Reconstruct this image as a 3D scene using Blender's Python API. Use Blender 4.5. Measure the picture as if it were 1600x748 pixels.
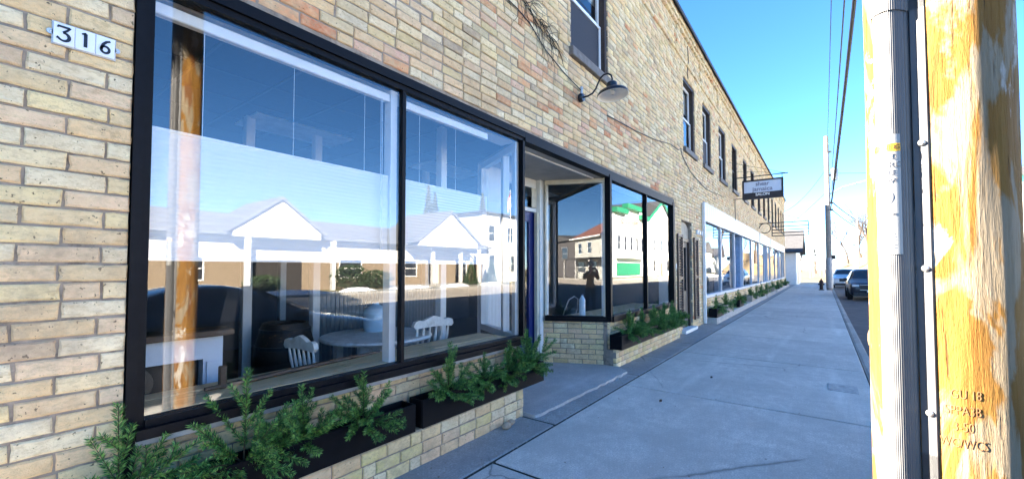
import bpy, bmesh, math, random
import numpy as np
from mathutils import Vector, Matrix
R = math.radians
random.seed(7); rng = np.random.default_rng(7)
for o in list(bpy.data.objects): bpy.data.objects.remove(o)
S = bpy.context.scene; COL = S.collection

# ---------------------------------------------------------------- camera, sky, sun, exposure
# X runs along the street, Y to the left (towards the shop), Z up; the phone is 1.55 m above the pavement
cam = bpy.data.cameras.new('camera'); cam.sensor_width = 36; cam.lens = 36*655/1600
cam.clip_start = 0.02; cam.clip_end = 3000
co = bpy.data.objects.new('camera', cam); COL.objects.link(co)
YAW, PITCH = R(36.56), R(1.85); cam.shift_y = .015
co.location = (0, 0, 1.55); co.rotation_euler = (math.pi/2+PITCH, 0, YAW-math.pi/2)
S.camera = co
SUN_AZ, SUN_EL = R(122), R(24.5)            # azimuth counted from +X towards +Y
w = bpy.data.worlds.new('World'); S.world = w; w.use_nodes = True
nt = w.node_tree; bgn = nt.nodes['Background']
sky = nt.nodes.new('ShaderNodeTexSky'); sky.sky_type = 'NISHITA'; sky.sun_disc = False
sky.sun_elevation = SUN_EL; sky.sun_rotation = math.pi/2-SUN_AZ
sky.altitude = 1800; sky.air_density = 0.60; sky.dust_density = 0.0; sky.ozone_density = 1.1
hs = nt.nodes.new('ShaderNodeHueSaturation'); hs.inputs['Saturation'].default_value = 1.25
nt.links.new(sky.outputs[0], hs.inputs['Color']); nt.links.new(hs.outputs[0], bgn.inputs[0]); bgn.inputs[1].default_value = 0.055
sl = bpy.data.lights.new('sun', 'SUN'); sl.energy = 5.0; sl.angle = R(0.5); sl.color = (1, .90, .76)
so = bpy.data.objects.new('sun', sl); COL.objects.link(so)
sd = Vector((math.cos(SUN_AZ)*math.cos(SUN_EL), math.sin(SUN_AZ)*math.cos(SUN_EL), math.sin(SUN_EL)))
so.rotation_euler = sd.to_track_quat('Z', 'Y').to_euler(); so.location = sd*60
S.view_settings.view_transform = 'Standard'; S.view_settings.look = 'None'
S.view_settings.gamma = 1; S.view_settings.exposure = 3.95; S.view_settings.use_curve_mapping = False
S.render.engine = 'CYCLES'
S.cycles.max_bounces = 8; S.cycles.transparent_max_bounces = 24; S.cycles.glossy_bounces = 5
S.cycles.caustics_reflective = False; S.cycles.caustics_refractive = False

# ---------------------------------------------------------------- materials
MATS = {}
def nodes(name):
    m = bpy.data.materials.new(name); m.use_nodes = True; t = m.node_tree
    return m, t, t.nodes['Principled BSDF']
def nd(t, typ, **kw):
    n = t.nodes.new(typ)
    for k, v in kw.items():
        if k.startswith('_'): setattr(n, k[1:], v)
        else:
            n.inputs[k].default_value = v
    return n
def ramp(t, src, p0, c0, p1, c1):
    r = t.nodes.new('ShaderNodeValToRGB'); e = r.color_ramp.elements
    e[0].position = p0; e[0].color = (*c0, 1); e[1].position = p1; e[1].color = (*c1, 1)
    t.links.new(src, r.inputs[0]); return r.outputs[0]
def mix(t, fac, a, b, mode='MIX'):
    n = t.nodes.new('ShaderNodeMix'); n.data_type = 'RGBA'; n.blend_type = mode
    for s, v in ((0, fac), (6, a), (7, b)):
        if hasattr(v, 'is_output') or isinstance(v, bpy.types.NodeSocket): t.links.new(v, n.inputs[s])
        elif s == 0: n.inputs[0].default_value = v
        else: n.inputs[s].default_value = (*v, 1)
    return n.outputs[2]
def noise(t, scale, detail=5, vec=None, rough=.6):
    n = t.nodes.new('ShaderNodeTexNoise'); n.inputs['Scale'].default_value = scale
    n.inputs['Detail'].default_value = detail; n.inputs['Roughness'].default_value = rough
    if vec is not None: t.links.new(vec, n.inputs['Vector'])
    return n.outputs[0]
def posn(t, scale=(1, 1, 1), world=True):
    mp = t.nodes.new('ShaderNodeMapping'); mp.inputs['Scale'].default_value = scale
    if world: g = t.nodes.new('ShaderNodeNewGeometry'); t.links.new(g.outputs['Position'], mp.inputs[0])
    else: g = t.nodes.new('ShaderNodeTexCoord'); t.links.new(g.outputs['Object'], mp.inputs[0])
    return mp.outputs[0]
def bump(t, b, h, strength=.3, dist=.01):
    n = t.nodes.new('ShaderNodeBump'); n.inputs['Strength'].default_value = strength
    n.inputs['Distance'].default_value = dist
    t.links.new(h, n.inputs['Height']); t.links.new(n.outputs[0], b.inputs['Normal'])
def mat(name, c, rough=.6, var=.15, scale=8, metal=0, bumps=0, bdist=.004, spec=.4, stretch=(1, 1, 1), dirt=None, dscale=2.5, coat=0):
    if name in MATS: return MATS[name]
    m, t, b = nodes(name)
    v = posn(t, stretch)
    f = noise(t, scale, 6, v)
    lo = tuple(max(0, x*(1-var)) for x in c); hi = tuple(min(1, x*(1+var)) for x in c)
    out = ramp(t, f, .3, lo, .7, hi)
    if dirt:
        f2 = noise(t, dscale, 7, v, .7); r2 = ramp(t, f2, .52, (0, 0, 0), .72, (1, 1, 1))
        out = mix(t, r2, out, dirt)
    t.links.new(out, b.inputs['Base Color'])
    b.inputs['Roughness'].default_value = rough; b.inputs['Metallic'].default_value = metal
    b.inputs['Specular IOR Level'].default_value = spec
    if coat: b.inputs['Coat Weight'].default_value = coat; b.inputs['Coat Roughness'].default_value = .05
    if bumps: bump(t, b, noise(t, scale*6, 4, v), bumps, bdist)
    MATS[name] = m; return m
def glassmat(name, f0=.05, tint=(.985, .99, .99), wav=0):
    m = bpy.data.materials.new(name); m.use_nodes = True; t = m.node_tree; t.nodes.clear()
    out = t.nodes.new('ShaderNodeOutputMaterial'); mx = t.nodes.new('ShaderNodeMixShader')
    tr = t.nodes.new('ShaderNodeBsdfTransparent'); tr.inputs[0].default_value = (*tint, 1)
    gl = t.nodes.new('ShaderNodeBsdfGlossy'); gl.inputs['Roughness'].default_value = 0
    g = t.nodes.new('ShaderNodeNewGeometry'); dp = t.nodes.new('ShaderNodeVectorMath'); dp.operation = 'DOT_PRODUCT'
    t.links.new(g.outputs['Incoming'], dp.inputs[0]); t.links.new(g.outputs['Normal'], dp.inputs[1])
    def mth(op, a, b=None):
        n = t.nodes.new('ShaderNodeMath'); n.operation = op
        for i, v in enumerate((a, b)):
            if v is None: continue
            if isinstance(v, (int, float)): n.inputs[i].default_value = v
            else: t.links.new(v, n.inputs[i])
        return n.outputs[0]
    c = mth('ABSOLUTE', dp.outputs['Value']); p = mth('POWER', mth('SUBTRACT', 1.0, c), 5.0)
    fac = mth('ADD', mth('MULTIPLY', p, 1-f0), f0)
    if wav:
        bp = t.nodes.new('ShaderNodeBump'); bp.inputs['Strength'].default_value = wav; bp.inputs['Distance'].default_value = .01
        t.links.new(noise(t, 1.3, 1, posn(t)), bp.inputs['Height']); t.links.new(bp.outputs[0], gl.inputs['Normal'])
    t.links.new(fac, mx.inputs[0]); t.links.new(tr.outputs[0], mx.inputs[1]); t.links.new(gl.outputs[0], mx.inputs[2])
    t.links.new(mx.outputs[0], out.inputs[0]); MATS[name] = m; return m
def brickmat(name, use_obj):
    m, t, b = nodes(name); v = posn(t)
    if use_obj: c = t.nodes.new('ShaderNodeObjectInfo').outputs['Color']
    else:
        a = t.nodes.new('ShaderNodeAttribute'); a.attribute_name = 'bcol'; c = a.outputs['Color']
    n9 = noise(t, 5, 5, v, .6); c = mix(t, ramp(t, n9, .40, (.45, .45, .45), .58, (0, 0, 0)), c, (.60, .42, .24))
    n1 = noise(t, 14, 6, v, .65); c = mix(t, ramp(t, n1, .42, (0, 0, 0), .66, (.38, .38, .38)), c, (.86, .69, .42))
    n2 = noise(t, 9, 7, posn(t, (1, 1, 1.4)), .7)
    c = mix(t, ramp(t, n2, .60, (0, 0, 0), .78, (.75, .75, .75)), c, (.36, .20, .09))
    n3 = noise(t, 55, 3, v, .6); c = mix(t, ramp(t, n3, .655, (0, 0, 0), .69, (.9, .9, .9)), c, (.10, .065, .04))
    n6 = noise(t, 30, 5, posn(t, (1, 1, 2.2)), .75); c = mix(t, ramp(t, n6, .38, (.5, .5, .5), .52, (0, 0, 0)), c, (.52, .37, .21))
    n4 = noise(t, 1.6, 8, v, .75); c = mix(t, ramp(t, n4, .54, (0, 0, 0), .72, (.62, .62, .62)), c, (.33, .24, .16))
    t.links.new(c, b.inputs['Base Color']); b.inputs['Roughness'].default_value = .9
    b.inputs['Specular IOR Level'].default_value = .15
    h = mix(t, .5, noise(t, 45, 6, v, .7), noise(t, 160, 3, v, .6)); bump(t, b, h, .9, .009)
    MATS[name] = m; return m
brick_obj = brickmat('brick_single', True); brick_all = brickmat('brick_field', False)
def woodmat(name, c, grain=(1.5, 14, 14), dark=(.2, .1, .04), rough=.6, kn=.15):
    m, t, b = nodes(name); v = posn(t, grain)
    f = noise(t, 2.2, 8, v, .7); out = ramp(t, f, .3, tuple(x*.65 for x in c), .7, tuple(min(1, x*1.2) for x in c))
    f2 = noise(t, 3.1, 4, posn(t, tuple(g*.5 for g in grain)), .6)
    out = mix(t, ramp(t, f2, .6, (0, 0, 0), .75, (.8, .8, .8)), out, dark)
    t.links.new(out, b.inputs['Base Color']); b.inputs['Roughness'].default_value = rough
    bump(t, b, f, .3, .003); MATS[name] = m; return m
def concrete(name, c, dark, k=1.0):
    m, t, b = nodes(name); v = posn(t)
    n1 = noise(t, 1.2, 8, v, .7); out = ramp(t, n1, .38, tuple(x*.72 for x in c), .64, tuple(x*1.16 for x in c))
    n7 = noise(t, 7, 7, v, .75); out = mix(t, ramp(t, n7, .42, (.65, .65, .65), .56, (0, 0, 0)), out, tuple(x*.70 for x in c))
    n8 = noise(t, 38, 4, v, .7); out = mix(t, ramp(t, n8, .55, (0, 0, 0), .70, (.6, .6, .6)), out, tuple(min(.9, x*1.35) for x in c))
    n2 = noise(t, 75, 3, v, .7); out = mix(t, ramp(t, n2, .38, (.8, .8, .8), .66, (0, 0, 0)), out, tuple(x*.58 for x in c))
    n3 = noise(t, 3.7, 9, v, .75); out = mix(t, ramp(t, n3, .55, (0, 0, 0), .75, (.7*k, .7*k, .7*k)), out, dark)
    n5 = noise(t, .7, 5, posn(t, (.3, 3, 1)), .6); out = mix(t, ramp(t, n5, .56, (0, 0, 0), .76, (.35, .35, .35)), out, tuple(x*1.3 for x in c))
    vo = t.nodes.new('ShaderNodeTexVoronoi'); vo.feature = 'DISTANCE_TO_EDGE'; vo.inputs['Scale'].default_value = .42
    wv = mix(t, .25, v, noise(t, 2.2, 6, v)); t.links.new(wv, vo.inputs['Vector'])
    cr = ramp(t, vo.outputs['Distance'], .0, (1, 1, 1), .0045, (0, 0, 0)); cm = ramp(t, noise(t, .45, 3, v), .50, (0, 0, 0), .56, (.85, .85, .85))
    out = mix(t, mix(t, 1, cr, cm, 'MULTIPLY'), out, tuple(x*.25 for x in c))
    v2 = t.nodes.new('ShaderNodeTexVoronoi'); v2.inputs['Scale'].default_value = 2.6; t.links.new(v, v2.inputs['Vector'])
    gum = ramp(t, v2.outputs['Distance'], .035, (.75, .75, .75), .055, (0, 0, 0)); gm2 = ramp(t, noise(t, 1.7, 2, v), .5, (0, 0, 0), .54, (1, 1, 1))
    out = mix(t, mix(t, 1, gum, gm2, 'MULTIPLY'), out, tuple(x*.45 for x in c))
    oi = t.nodes.new('ShaderNodeObjectInfo'); out = mix(t, 1.0, out, ramp(t, oi.outputs['Random'], 0, (.84, .84, .85), 1, (1, 1, 1)), 'MULTIPLY')
    t.links.new(out, b.inputs['Base Color']); b.inputs['Roughness'].default_value = .82
    b.inputs['Specular IOR Level'].default_value = .3
    h = mix(t, .4, noise(t, 90, 5, v, .7), noise(t, 260, 2, v)); bump(t, b, h, .5, .004)
    MATS[name] = m; return m
def polemat(name):
    m, t, b = nodes(name)
    def nz(sc, vec, detail=7, rough=.65, dist=0.0):
        n = t.nodes.new('ShaderNodeTexNoise'); n.inputs['Scale'].default_value = sc; n.inputs['Detail'].default_value = detail
        n.inputs['Roughness'].default_value = rough; n.inputs['Distortion'].default_value = dist; t.links.new(vec, n.inputs['Vector']); return n.outputs[0]
    v = posn(t, (1, 1, .10)); v2 = posn(t, (1, 1, .28))
    g = nz(46, v, 8, .7); base = ramp(t, g, .3, (.16, .12, .07), .7, (.25, .205, .145))
    w_ = nz(6.0, v2, 8, .6, 1.2); gold = ramp(t, nz(30, v, 6, .7), .3, (.15, .066, .011), .7, (.22, .115, .025)); base = mix(t, ramp(t, w_, .455, (0, 0, 0), .50, (1, 1, 1)), base, gold)
    w2 = nz(7.5, v, 8, .65, .8); base = mix(t, ramp(t, w2, .58, (0, 0, 0), .63, (.9, .9, .9)), base, (.13, .05, .013))
    w3 = nz(4.2, posn(t, (1.3, 1, .5)), 8, .65, .6); base = mix(t, ramp(t, w3, .60, (0, 0, 0), .63, (.85, .85, .85)), base, (.36, .33, .29))
    k = nz(70, posn(t, (1, 1, .035)), 3, .7); ck = ramp(t, k, .66, (0, 0, 0), .70, (.9, .9, .9)); base = mix(t, ck, base, (.06, .028, .01))
    t.links.new(base, b.inputs['Base Color']); b.inputs['Roughness'].default_value = .8; b.inputs['Specular IOR Level'].default_value = .2
    h = mix(t, .45, g, w_); h = mix(t, ck, h, (0, 0, 0)); bump(t, b, h, 1.0, .016); MATS[name] = m; return m
def emis(name, c, s): ...
blackp = mat('black_paint', (.0022, .0025, .0045), .5, .4, 20, spec=.15, bumps=.1, dirt=(.006, .006, .007), dscale=6)
boxblk = mat('planter_black', (.0025, .0025, .0038), .6, .4, 15, spec=.15, bumps=.15, dirt=(.006, .0055, .0055))
mortar = mat('mortar', (.33, .265, .205), .95, .25, 12, bumps=.6, bdist=.01, dirt=(.12, .085, .06), dscale=9)
concm = mat('concrete_trim', (.42, .40, .37), .9, .2, 9, bumps=.5)
whitep = mat('white_paint', (.78, .77, .74), .5, .06, 5, dirt=(.6, .57, .5))
creamp = mat('cream_paint', (.66, .60, .47), .55, .1, 7, dirt=(.42, .36, .26))
brownp = mat('brown_trim', (.045, .028, .02), .5, .3, 14)
bluep = mat('blue_door_paint', (.012, .022, .12), .35, .15, 8)
glass = glassmat('storefront_glass', .08, wav=.035)
glass2 = glassmat('upper_glass', .09, wav=.03)
sidew = concrete('sidewalk_concrete', (.80, .76, .68), (.52, .49, .44))
stripc = concrete('strip_concrete', (.46, .445, .42), (.24, .23, .21), 1.2)
slabc = concrete('step_concrete', (.62, .61, .58), (.46, .44, .41))
kerbc = concrete('kerb_concrete', (.48, .46, .42), (.28, .26, .23))
asph = mat('asphalt', (.065, .065, .068), .9, .25, 3, bumps=.6, dirt=(.11, .105, .10), dscale=.8)
asphpale = mat('worn_asphalt', (.44, .38, .30), .9, .2, 1.2, bumps=.6, dirt=(.52, .46, .37), dscale=.3)
grassm = mat('winter_grass', (.17, .155, .055), .95, .35, 2.5, bumps=.7, dirt=(.34, .26, .13), dscale=.35)
drym = mat('dry_grass', (.15, .105, .05), .95, .35, .6, bumps=.8, dirt=(.08, .06, .03), dscale=.25)
snowm = mat('snow', (.82, .83, .85), .7, .06, 3, bumps=.4)
greym = mat('grey_metal', (.33, .34, .35), .45, .15, 10, metal=.3)
galv = mat('galvanised', (.45, .46, .47), .4, .15, 16, metal=.8)
darkm = mat('dark_metal', (.02, .02, .022), .45, .3, 12)
rubber = mat('rubber', (.015, .015, .016), .8, .2, 9)
plank = woodmat('plank_wood', (.78, .53, .28))
oldwood = woodmat('dark_wood', (.10, .055, .03), rough=.5)
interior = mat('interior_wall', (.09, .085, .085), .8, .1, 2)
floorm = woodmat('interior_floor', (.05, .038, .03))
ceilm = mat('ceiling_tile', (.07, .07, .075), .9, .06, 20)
agedwhite = mat('aged_white', (.82, .80, .74), .6, .12, 12, dirt=(.52, .44, .33), dscale=7)
needle = mat('fir_needle', (.07, .19, .035), .55, .45, 30)
needle2 = mat('fir_needle_pale', (.19, .38, .08), .55, .35, 30)
needle3 = mat('fir_needle_dark', (.018, .07, .018), .55, .4, 30)
twig = mat('fir_twig', (.07, .05, .025), .8, .2, 20)
utilw = polemat('pole_wood')
farpole = mat('far_pole_wood', (.26, .235, .20), .9, .2, 6)

# ---------------------------------------------------------------- mesh helpers
class MB:
    def __init__(s): s.v = []; s.f = []; s.mi = []; s.cur = 0
    def quad(s, *p): i = len(s.v); s.v += [tuple(x) for x in p]; s.f.append(tuple(range(i, i+len(p)))); s.mi.append(s.cur); return s
    def box(s, x0, x1, y0, y1, z0, z1, M=None):
        p = [(x, y, z) for z in (z0, z1) for y in (y0, y1) for x in (x0, x1)]
        if M is not None: p = [tuple(M @ Vector(q)) for q in p]
        i = len(s.v); s.v += p
        for f in ((0, 2, 3, 1), (4, 5, 7, 6), (0, 1, 5, 4), (2, 6, 7, 3), (0, 4, 6, 2), (1, 3, 7, 5)):
            s.f.append(tuple(i+k for k in f)); s.mi.append(s.cur)
        return s
    def bbox(s, x0, x1, y0, y1, z0, z1, c=.005, M=None):          # chamfered box
        bm = bmesh.new(); bmesh.ops.create_cube(bm, size=1)
        for v in bm.verts: v.co = Vector(((x0+x1)/2+v.co.x*(x1-x0), (y0+y1)/2+v.co.y*(y1-y0), (z0+z1)/2+v.co.z*(z1-z0)))
        bmesh.ops.bevel(bm, geom=bm.edges[:], offset=c, segments=1, affect='EDGES')
        return s.bm(bm, M)
    def bm(s, bm, M=None):
        bm.verts.index_update(); i = len(s.v)
        s.v += [tuple((M @ v.co) if M is not None else v.co) for v in bm.verts]
        for f in bm.faces: s.f.append(tuple(i+v.index for v in f.verts)); s.mi.append(s.cur)
        bm.free(); return s
    def tube(s, pts, rad, n=8, cap=True):
        pts = [Vector(p) for p in pts]; rings = []; i0 = len(s.v); up = Vector((0, 0, 1)); prev = None
        for k, p in enumerate(pts):
            d = (pts[min(k+1, len(pts)-1)]-pts[max(k-1, 0)]).normalized()
            a = prev if prev is not None else (Vector((1, 0, 0)) if abs(d.z) > .9 else up)
            a = a-d*a.dot(d)
            if a.length < 1e-4: a = Vector((1, 0, 0)) if abs(d.x) < .9 else Vector((0, 1, 0)); a = a-d*a.dot(d)
            a.normalize(); prev = a; b = d.cross(a); r = rad[k] if hasattr(rad, '__len__') else rad
            for j in range(n):
                t = 2*math.pi*j/n; s.v.append(tuple(p+a*(r*math.cos(t))+b*(r*math.sin(t))))
        for k in range(len(pts)-1):
            for j in range(n):
                A = i0+k*n+j; B = i0+k*n+(j+1) % n; s.f.append((A, B, B+n, A+n)); s.mi.append(s.cur)
        if cap:
            s.f.append(tuple(i0+j for j in range(n))[::-1]); s.mi.append(s.cur)
            s.f.append(tuple(i0+(len(pts)-1)*n+j for j in range(n))); s.mi.append(s.cur)
        return s
    def lathe(s, prof, c=(0, 0, 0), n=20, M=None, cap=True):
        i0 = len(s.v)
        for r, z in prof:
            for j in range(n):
                t = 2*math.pi*j/n; q = Vector((r*math.cos(t), r*math.sin(t), z))
                if M is not None: q = M @ q
                s.v.append((q.x+c[0], q.y+c[1], q.z+c[2]))
        for k in range(len(prof)-1):
            for j in range(n):
                A = i0+k*n+j; B = i0+k*n+(j+1) % n; s.f.append((A, B, B+n, A+n)); s.mi.append(s.cur)
        for k in (0, len(prof)-1):
            if cap and prof[k][0] > 1e-3:
                q = tuple(i0+k*n+j for j in range(n)); s.f.append(q[::-1] if k == 0 else q); s.mi.append(s.cur)
        return s
    def prism(s, poly, axis, a, b):       # poly in the two other axes, extruded along axis from a to b
        def P(q, t):
            if axis == 0: return (t, q[0], q[1])
            if axis == 1: return (q[0], t, q[1])
            return (q[0], q[1], t)
        n = len(poly); i = len(s.v); s.v += [P(q, a) for q in poly]+[P(q, b) for q in poly]
        s.f += [tuple(range(i, i+n))[::-1], tuple(range(i+n, i+2*n))]; s.mi += [s.cur]*2
        for k in range(n): s.f.append((i+k, i+(k+1) % n, i+n+(k+1) % n, i+n+k)); s.mi.append(s.cur)
        return s
    def build(s, name, m, parent=None, smooth=False, fix=True, **props):
        me = bpy.data.meshes.new(name); me.from_pydata(s.v, [], s.f)
        if fix:
            bm = bmesh.new(); bm.from_mesh(me); bmesh.ops.recalc_face_normals(bm, faces=bm.faces[:]); bm.to_mesh(me); bm.free()
        for q in (m if isinstance(m, (list, tuple)) else [m]): me.materials.append(q)
        if isinstance(m, (list, tuple)): me.polygons.foreach_set('material_index', s.mi)
        if smooth: me.shade_smooth() if smooth is True else me.set_sharp_from_angle(angle=R(smooth))
        if smooth and smooth is not True: me.polygons.foreach_set('use_smooth', [True]*len(me.polygons))
        o = bpy.data.objects.new(name, me); COL.objects.link(o)
        if parent is not None: o.parent = parent
        for k, v in props.items(): o[k] = v
        return o
def box(name, m, parent, x0, x1, y0, y1, z0, z1, c=0, M=None, **p):
    b = MB(); b.bbox(x0, x1, y0, y1, z0, z1, c, M) if c else b.box(x0, x1, y0, y1, z0, z1, M)
    return b.build(name, m, parent, **p)
def thing(name, label, cat, group=None, loc=None):
    o = bpy.data.objects.new(name, None); COL.objects.link(o); o.empty_display_size = .1
    o['label'] = label; o['category'] = cat
    if group: o['group'] = group
    if loc: o.location = loc
    return o
def tag(o, label, cat, group=None):
    o['label'] = label; o['category'] = cat
    if group: o['group'] = group
    return o
def copy_tree(o, parent=None):
    c = o.copy(); COL.objects.link(c); c.parent = parent
    for ch in [x for x in bpy.data.objects if x.parent == o]: copy_tree(ch, c)
    return c
def textmesh(txt, size, extr=.001, bold=0):
    cu = bpy.data.curves.new('text', 'FONT'); cu.body = txt; cu.size = size; cu.extrude = extr; cu.offset = bold
    cu.align_x = 'CENTER'; cu.align_y = 'CENTER'; cu.resolution_u = 3
    o = bpy.data.objects.new('text', cu); COL.objects.link(o)
    dg = bpy.context.evaluated_depsgraph_get(); me = bpy.data.meshes.new_from_object(o.evaluated_get(dg))
    bpy.data.objects.remove(o); bpy.data.curves.remove(cu); return me
def frameM(o, ux, uz):                 # matrix: local x -> ux, local z -> uz
    ux = Vector(ux).normalized(); uz = Vector(uz).normalized(); uy = uz.cross(ux)
    return Matrix(((ux.x, uy.x, uz.x, o[0]), (ux.y, uy.y, uz.y, o[1]), (ux.z, uy.z, uz.z, o[2]), (0, 0, 0, 1)))
def text(name, txt, size, m, parent, M, extr=.001, bold=0, **p):
    me = textmesh(txt, size, extr, bold); me.transform(M); me.materials.clear(); me.materials.append(m); me.name = name
    o = bpy.data.objects.new(name, me); COL.objects.link(o); o.parent = parent
    for k, v in p.items(): o[k] = v
    return o

# ================================================================ the setting
D = 2.72                                   # the shop front stands 2.72 m left of the camera
RZ = -.13                                  # road level, a kerb below the pavement
def struct(o): o['kind'] = 'structure'; return o
struct(MB().quad((-400, -400, RZ-.03), (900, -400, RZ-.03), (900, 400, RZ-.03), (-400, 400, RZ-.03)).build('ground', drym))
struct(MB().quad((-200, -11.6, RZ), (600, -11.6, RZ), (600, -.62, RZ), (-200, -.62, RZ)).build('road', asph))
struct(MB().quad((-200, -19, RZ+.004), (600, -19, RZ+.004), (600, -11.6, RZ+.004), (-200, -11.6, RZ+.004)).build('parking_strip', asphpale))
struct(MB().quad((48, -.7, RZ+.008), (62, -.7, RZ+.008), (62, 60, RZ+.008), (48, 60, RZ+.008)).build('side_street', asphpale))
kb = struct(MB().box(-200, 47.5, -.50, -.485, RZ-.02, -.006).build('kerb', kerbc))
for k in range(40):                        # kerb stones
    a = -12+k*2.75/2
    box('kerb_stone', kerbc, kb, a+.004, a+2.75/2-.004, -.62, -.502, RZ-.02, -.002+random.uniform(-.004, .003), .012)
b = MB(); b.box(-200, -12, -.62, -.5, RZ-.02, 0); b.box(43, 47.5, -.62, -.5, RZ-.02, 0); b.build('kerb_run', kerbc, kb)
sw = struct(MB().box(-200, 48, -.484, 2.9, RZ-.06, -.012).build('sidewalk', mat('joint_dirt', (.05, .042, .033), .95, .4, 30, bumps=.5)))
def slab(x0, x1, y0, y1, m, z=0.0):
    dz = random.uniform(-.004, .004)
    b = MB(); b.bbox(x0+.016, x1-.016, y0+.015, y1-.015, -.1, z+dz, .009); return b.build('slab', m, sw)
J0 = 2.66
for k in range(-5, 17):
    a = J0+k*2.78
    slab(a, a+2.78, -.482, 2.17, sidew)
for a, e in ((-12, -3), (-3, .8), (.8, 3.66), (3.66, 6.05), (6.05, 9.2), (9.2, 13), (13, 18), (18, 24), (24, 31), (31, 38), (38, 47.6)):
    slab(a, e, 2.17, 2.86, stripc, -.004)
b = MB(); b.box(-200, -12, -.482, 2.86, -.1, 0); b.build('slab_run', sidew, sw)
edge = [(3.69+2.37*k/28, 2.42-.06*k/28+random.gauss(0, .011)) for k in range(29)]
struct(MB().prism(edge+[(6.28, 2.60), (6.26, 2.80), (5.9, 3.75), (5.9, 3.84), (4.4, 3.84), (3.83, 2.78), (3.69, 2.66)], 2, -.05, .026).build('entry_slab', slabc))
# crumbs of broken concrete along the slab edge and dry leaves
b = MB()
for k in range(240):
    x = random.uniform(3.7, 9.5); y = 2.36+random.gauss(0, .045)-.02*(x-3.7)*.3; r = random.uniform(.003, .012)
    if x > 6.1: y = 2.20+random.gauss(0, .03)
    b.lathe([(0, 0), (r, r*.3), (r*.7, r*.9), (0, r)], (x, y, -.014), 5)
for k in range(120):
    x = random.uniform(.8, 3.6); y = 2.57-abs(random.gauss(0, .03)); r = random.uniform(.003, .01)
    b.lathe([(0, 0), (r, r*.3), (r*.7, r*.9), (0, r)], (x, y, -.014), 5)
for k in range(260):
    x = random.uniform(2.2, 16); y = random.choice((random.uniform(-.3, 2.1), 2.17+random.gauss(0, .02), random.uniform(2.2, 2.5))); r = random.uniform(.0025, .007)
    b.lathe([(0, 0), (r*1.6, r*.2), (r, r*.5), (0, r*.6)], (x, y, .001), 5)
b.build('gravel', mat('crumbs', (.25, .21, .16), .95, .5, 60), None, kind='stuff')
for k, (x, y, r, lab) in enumerate([(3.28, 2.50, .045, 'rounded tan stone at the foot of the brick ledge'), (3.40, 2.53, .036, 'smaller brown stone right behind the rounded tan stone')]):
    bm = bmesh.new(); bmesh.ops.create_icosphere(bm, subdivisions=2, radius=r)
    for v in bm.verts: v.co = Vector((v.co.x*1.2, v.co.y*.9, v.co.z*.75))*(1+random.uniform(-.12, .12))+Vector((x, y, r*.6))
    tag(MB().bm(bm).build('stone', mat('stone', (.36, .29, .21), .9, .3, 30, bumps=.5), None, smooth=True), lab, 'stone')
for k, (x, y, lab) in enumerate([(3.05, .88, 'small dark curled leaf on the near pavement slab'), (6.5, 1.3, 'tiny dry leaf on the pavement beyond the long joint'), (5.0, 1.55, 'dry leaf lying near the shop side of the pavement')]):
    b = MB(); s = .022
    for t in range(-2, 3):
        for u in (-1, 1): b.v.append((x+t*s, y+u*s*(1-abs(t)/2.4)*.7, .008+abs(u)*.006+.008*math.sin(t+u)))
    for t in range(4): i = t*2; b.f.append((i, i+1, i+3, i+2)); b.mi.append(0)
    o = b.build('dry_leaf', mat('leaf', (.05, .03, .018), .8, .3, 40)); tag(o, lab, 'leaf')
    md = o.modifiers.new('s', 'SOLIDIFY'); md.thickness = .002
tag(box('utility_cover', mat('rusty_plate', (.44, .42, .39), .8, .3, 14, bumps=.4), None, 6.75, 7.15, -.33, -.02, -.02, .006, .003), 'small brownish square cover plate in the pavement by the pole', 'cover')

# ================================================================ the cream brick building
bld = thing('brick_building', 'long two-storey cream brick building with black storefront windows', 'building')
END = 45.0; TOP = 7.62
UW = [(5.03, 6.28), (10.85, 12.0), (12.95, 14.05), (15.3, 16.5), (17.8, 19.0), (20.6, 21.8), (23.0, 24.3), (25.6, 26.8), (28.1, 29.3), (30.6, 31.8), (33.1, 34.3), (35.6, 36.8), (38.1, 39.3), (40.6, 41.8), (42.9, 44.0)]
UZ = (4.58, 6.40)
OPEN = [(.525, 9.86, -1, 3.11), (10.52, 11.52, -1, 2.72), (12.85, 25.6, -1, 3.45), (26.05, 31.5, -1, 3.45), (32.0, 43.6, -1, 3.45)]+[(a, e, *UZ) for a, e in UW]
S0 = .05
xs = sorted({S0, END}|{v for o in OPEN for v in o[:2]}); zs = sorted({-.1, TOP}|{max(-.1, v) for o in OPEN for v in o[2:]})
b = MB()
for z0, z1 in zip(zs, zs[1:]):
    run = None
    for x0, x1 in list(zip(xs, xs[1:]))+[(None, None)]:
        solid = x0 is not None and not any(o[0] <= x0+1e-6 and o[1] >= x1-1e-6 and o[2] <= z0+1e-6 and o[3] >= z1-1e-6 for o in OPEN)
        if solid: run = [run[0] if run else x0, x1]
        elif run: b.box(run[0]+.0, run[1], D+.010, D+.30, z0, z1); run = None
wall = b.build('wall', mortar, bld)

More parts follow.
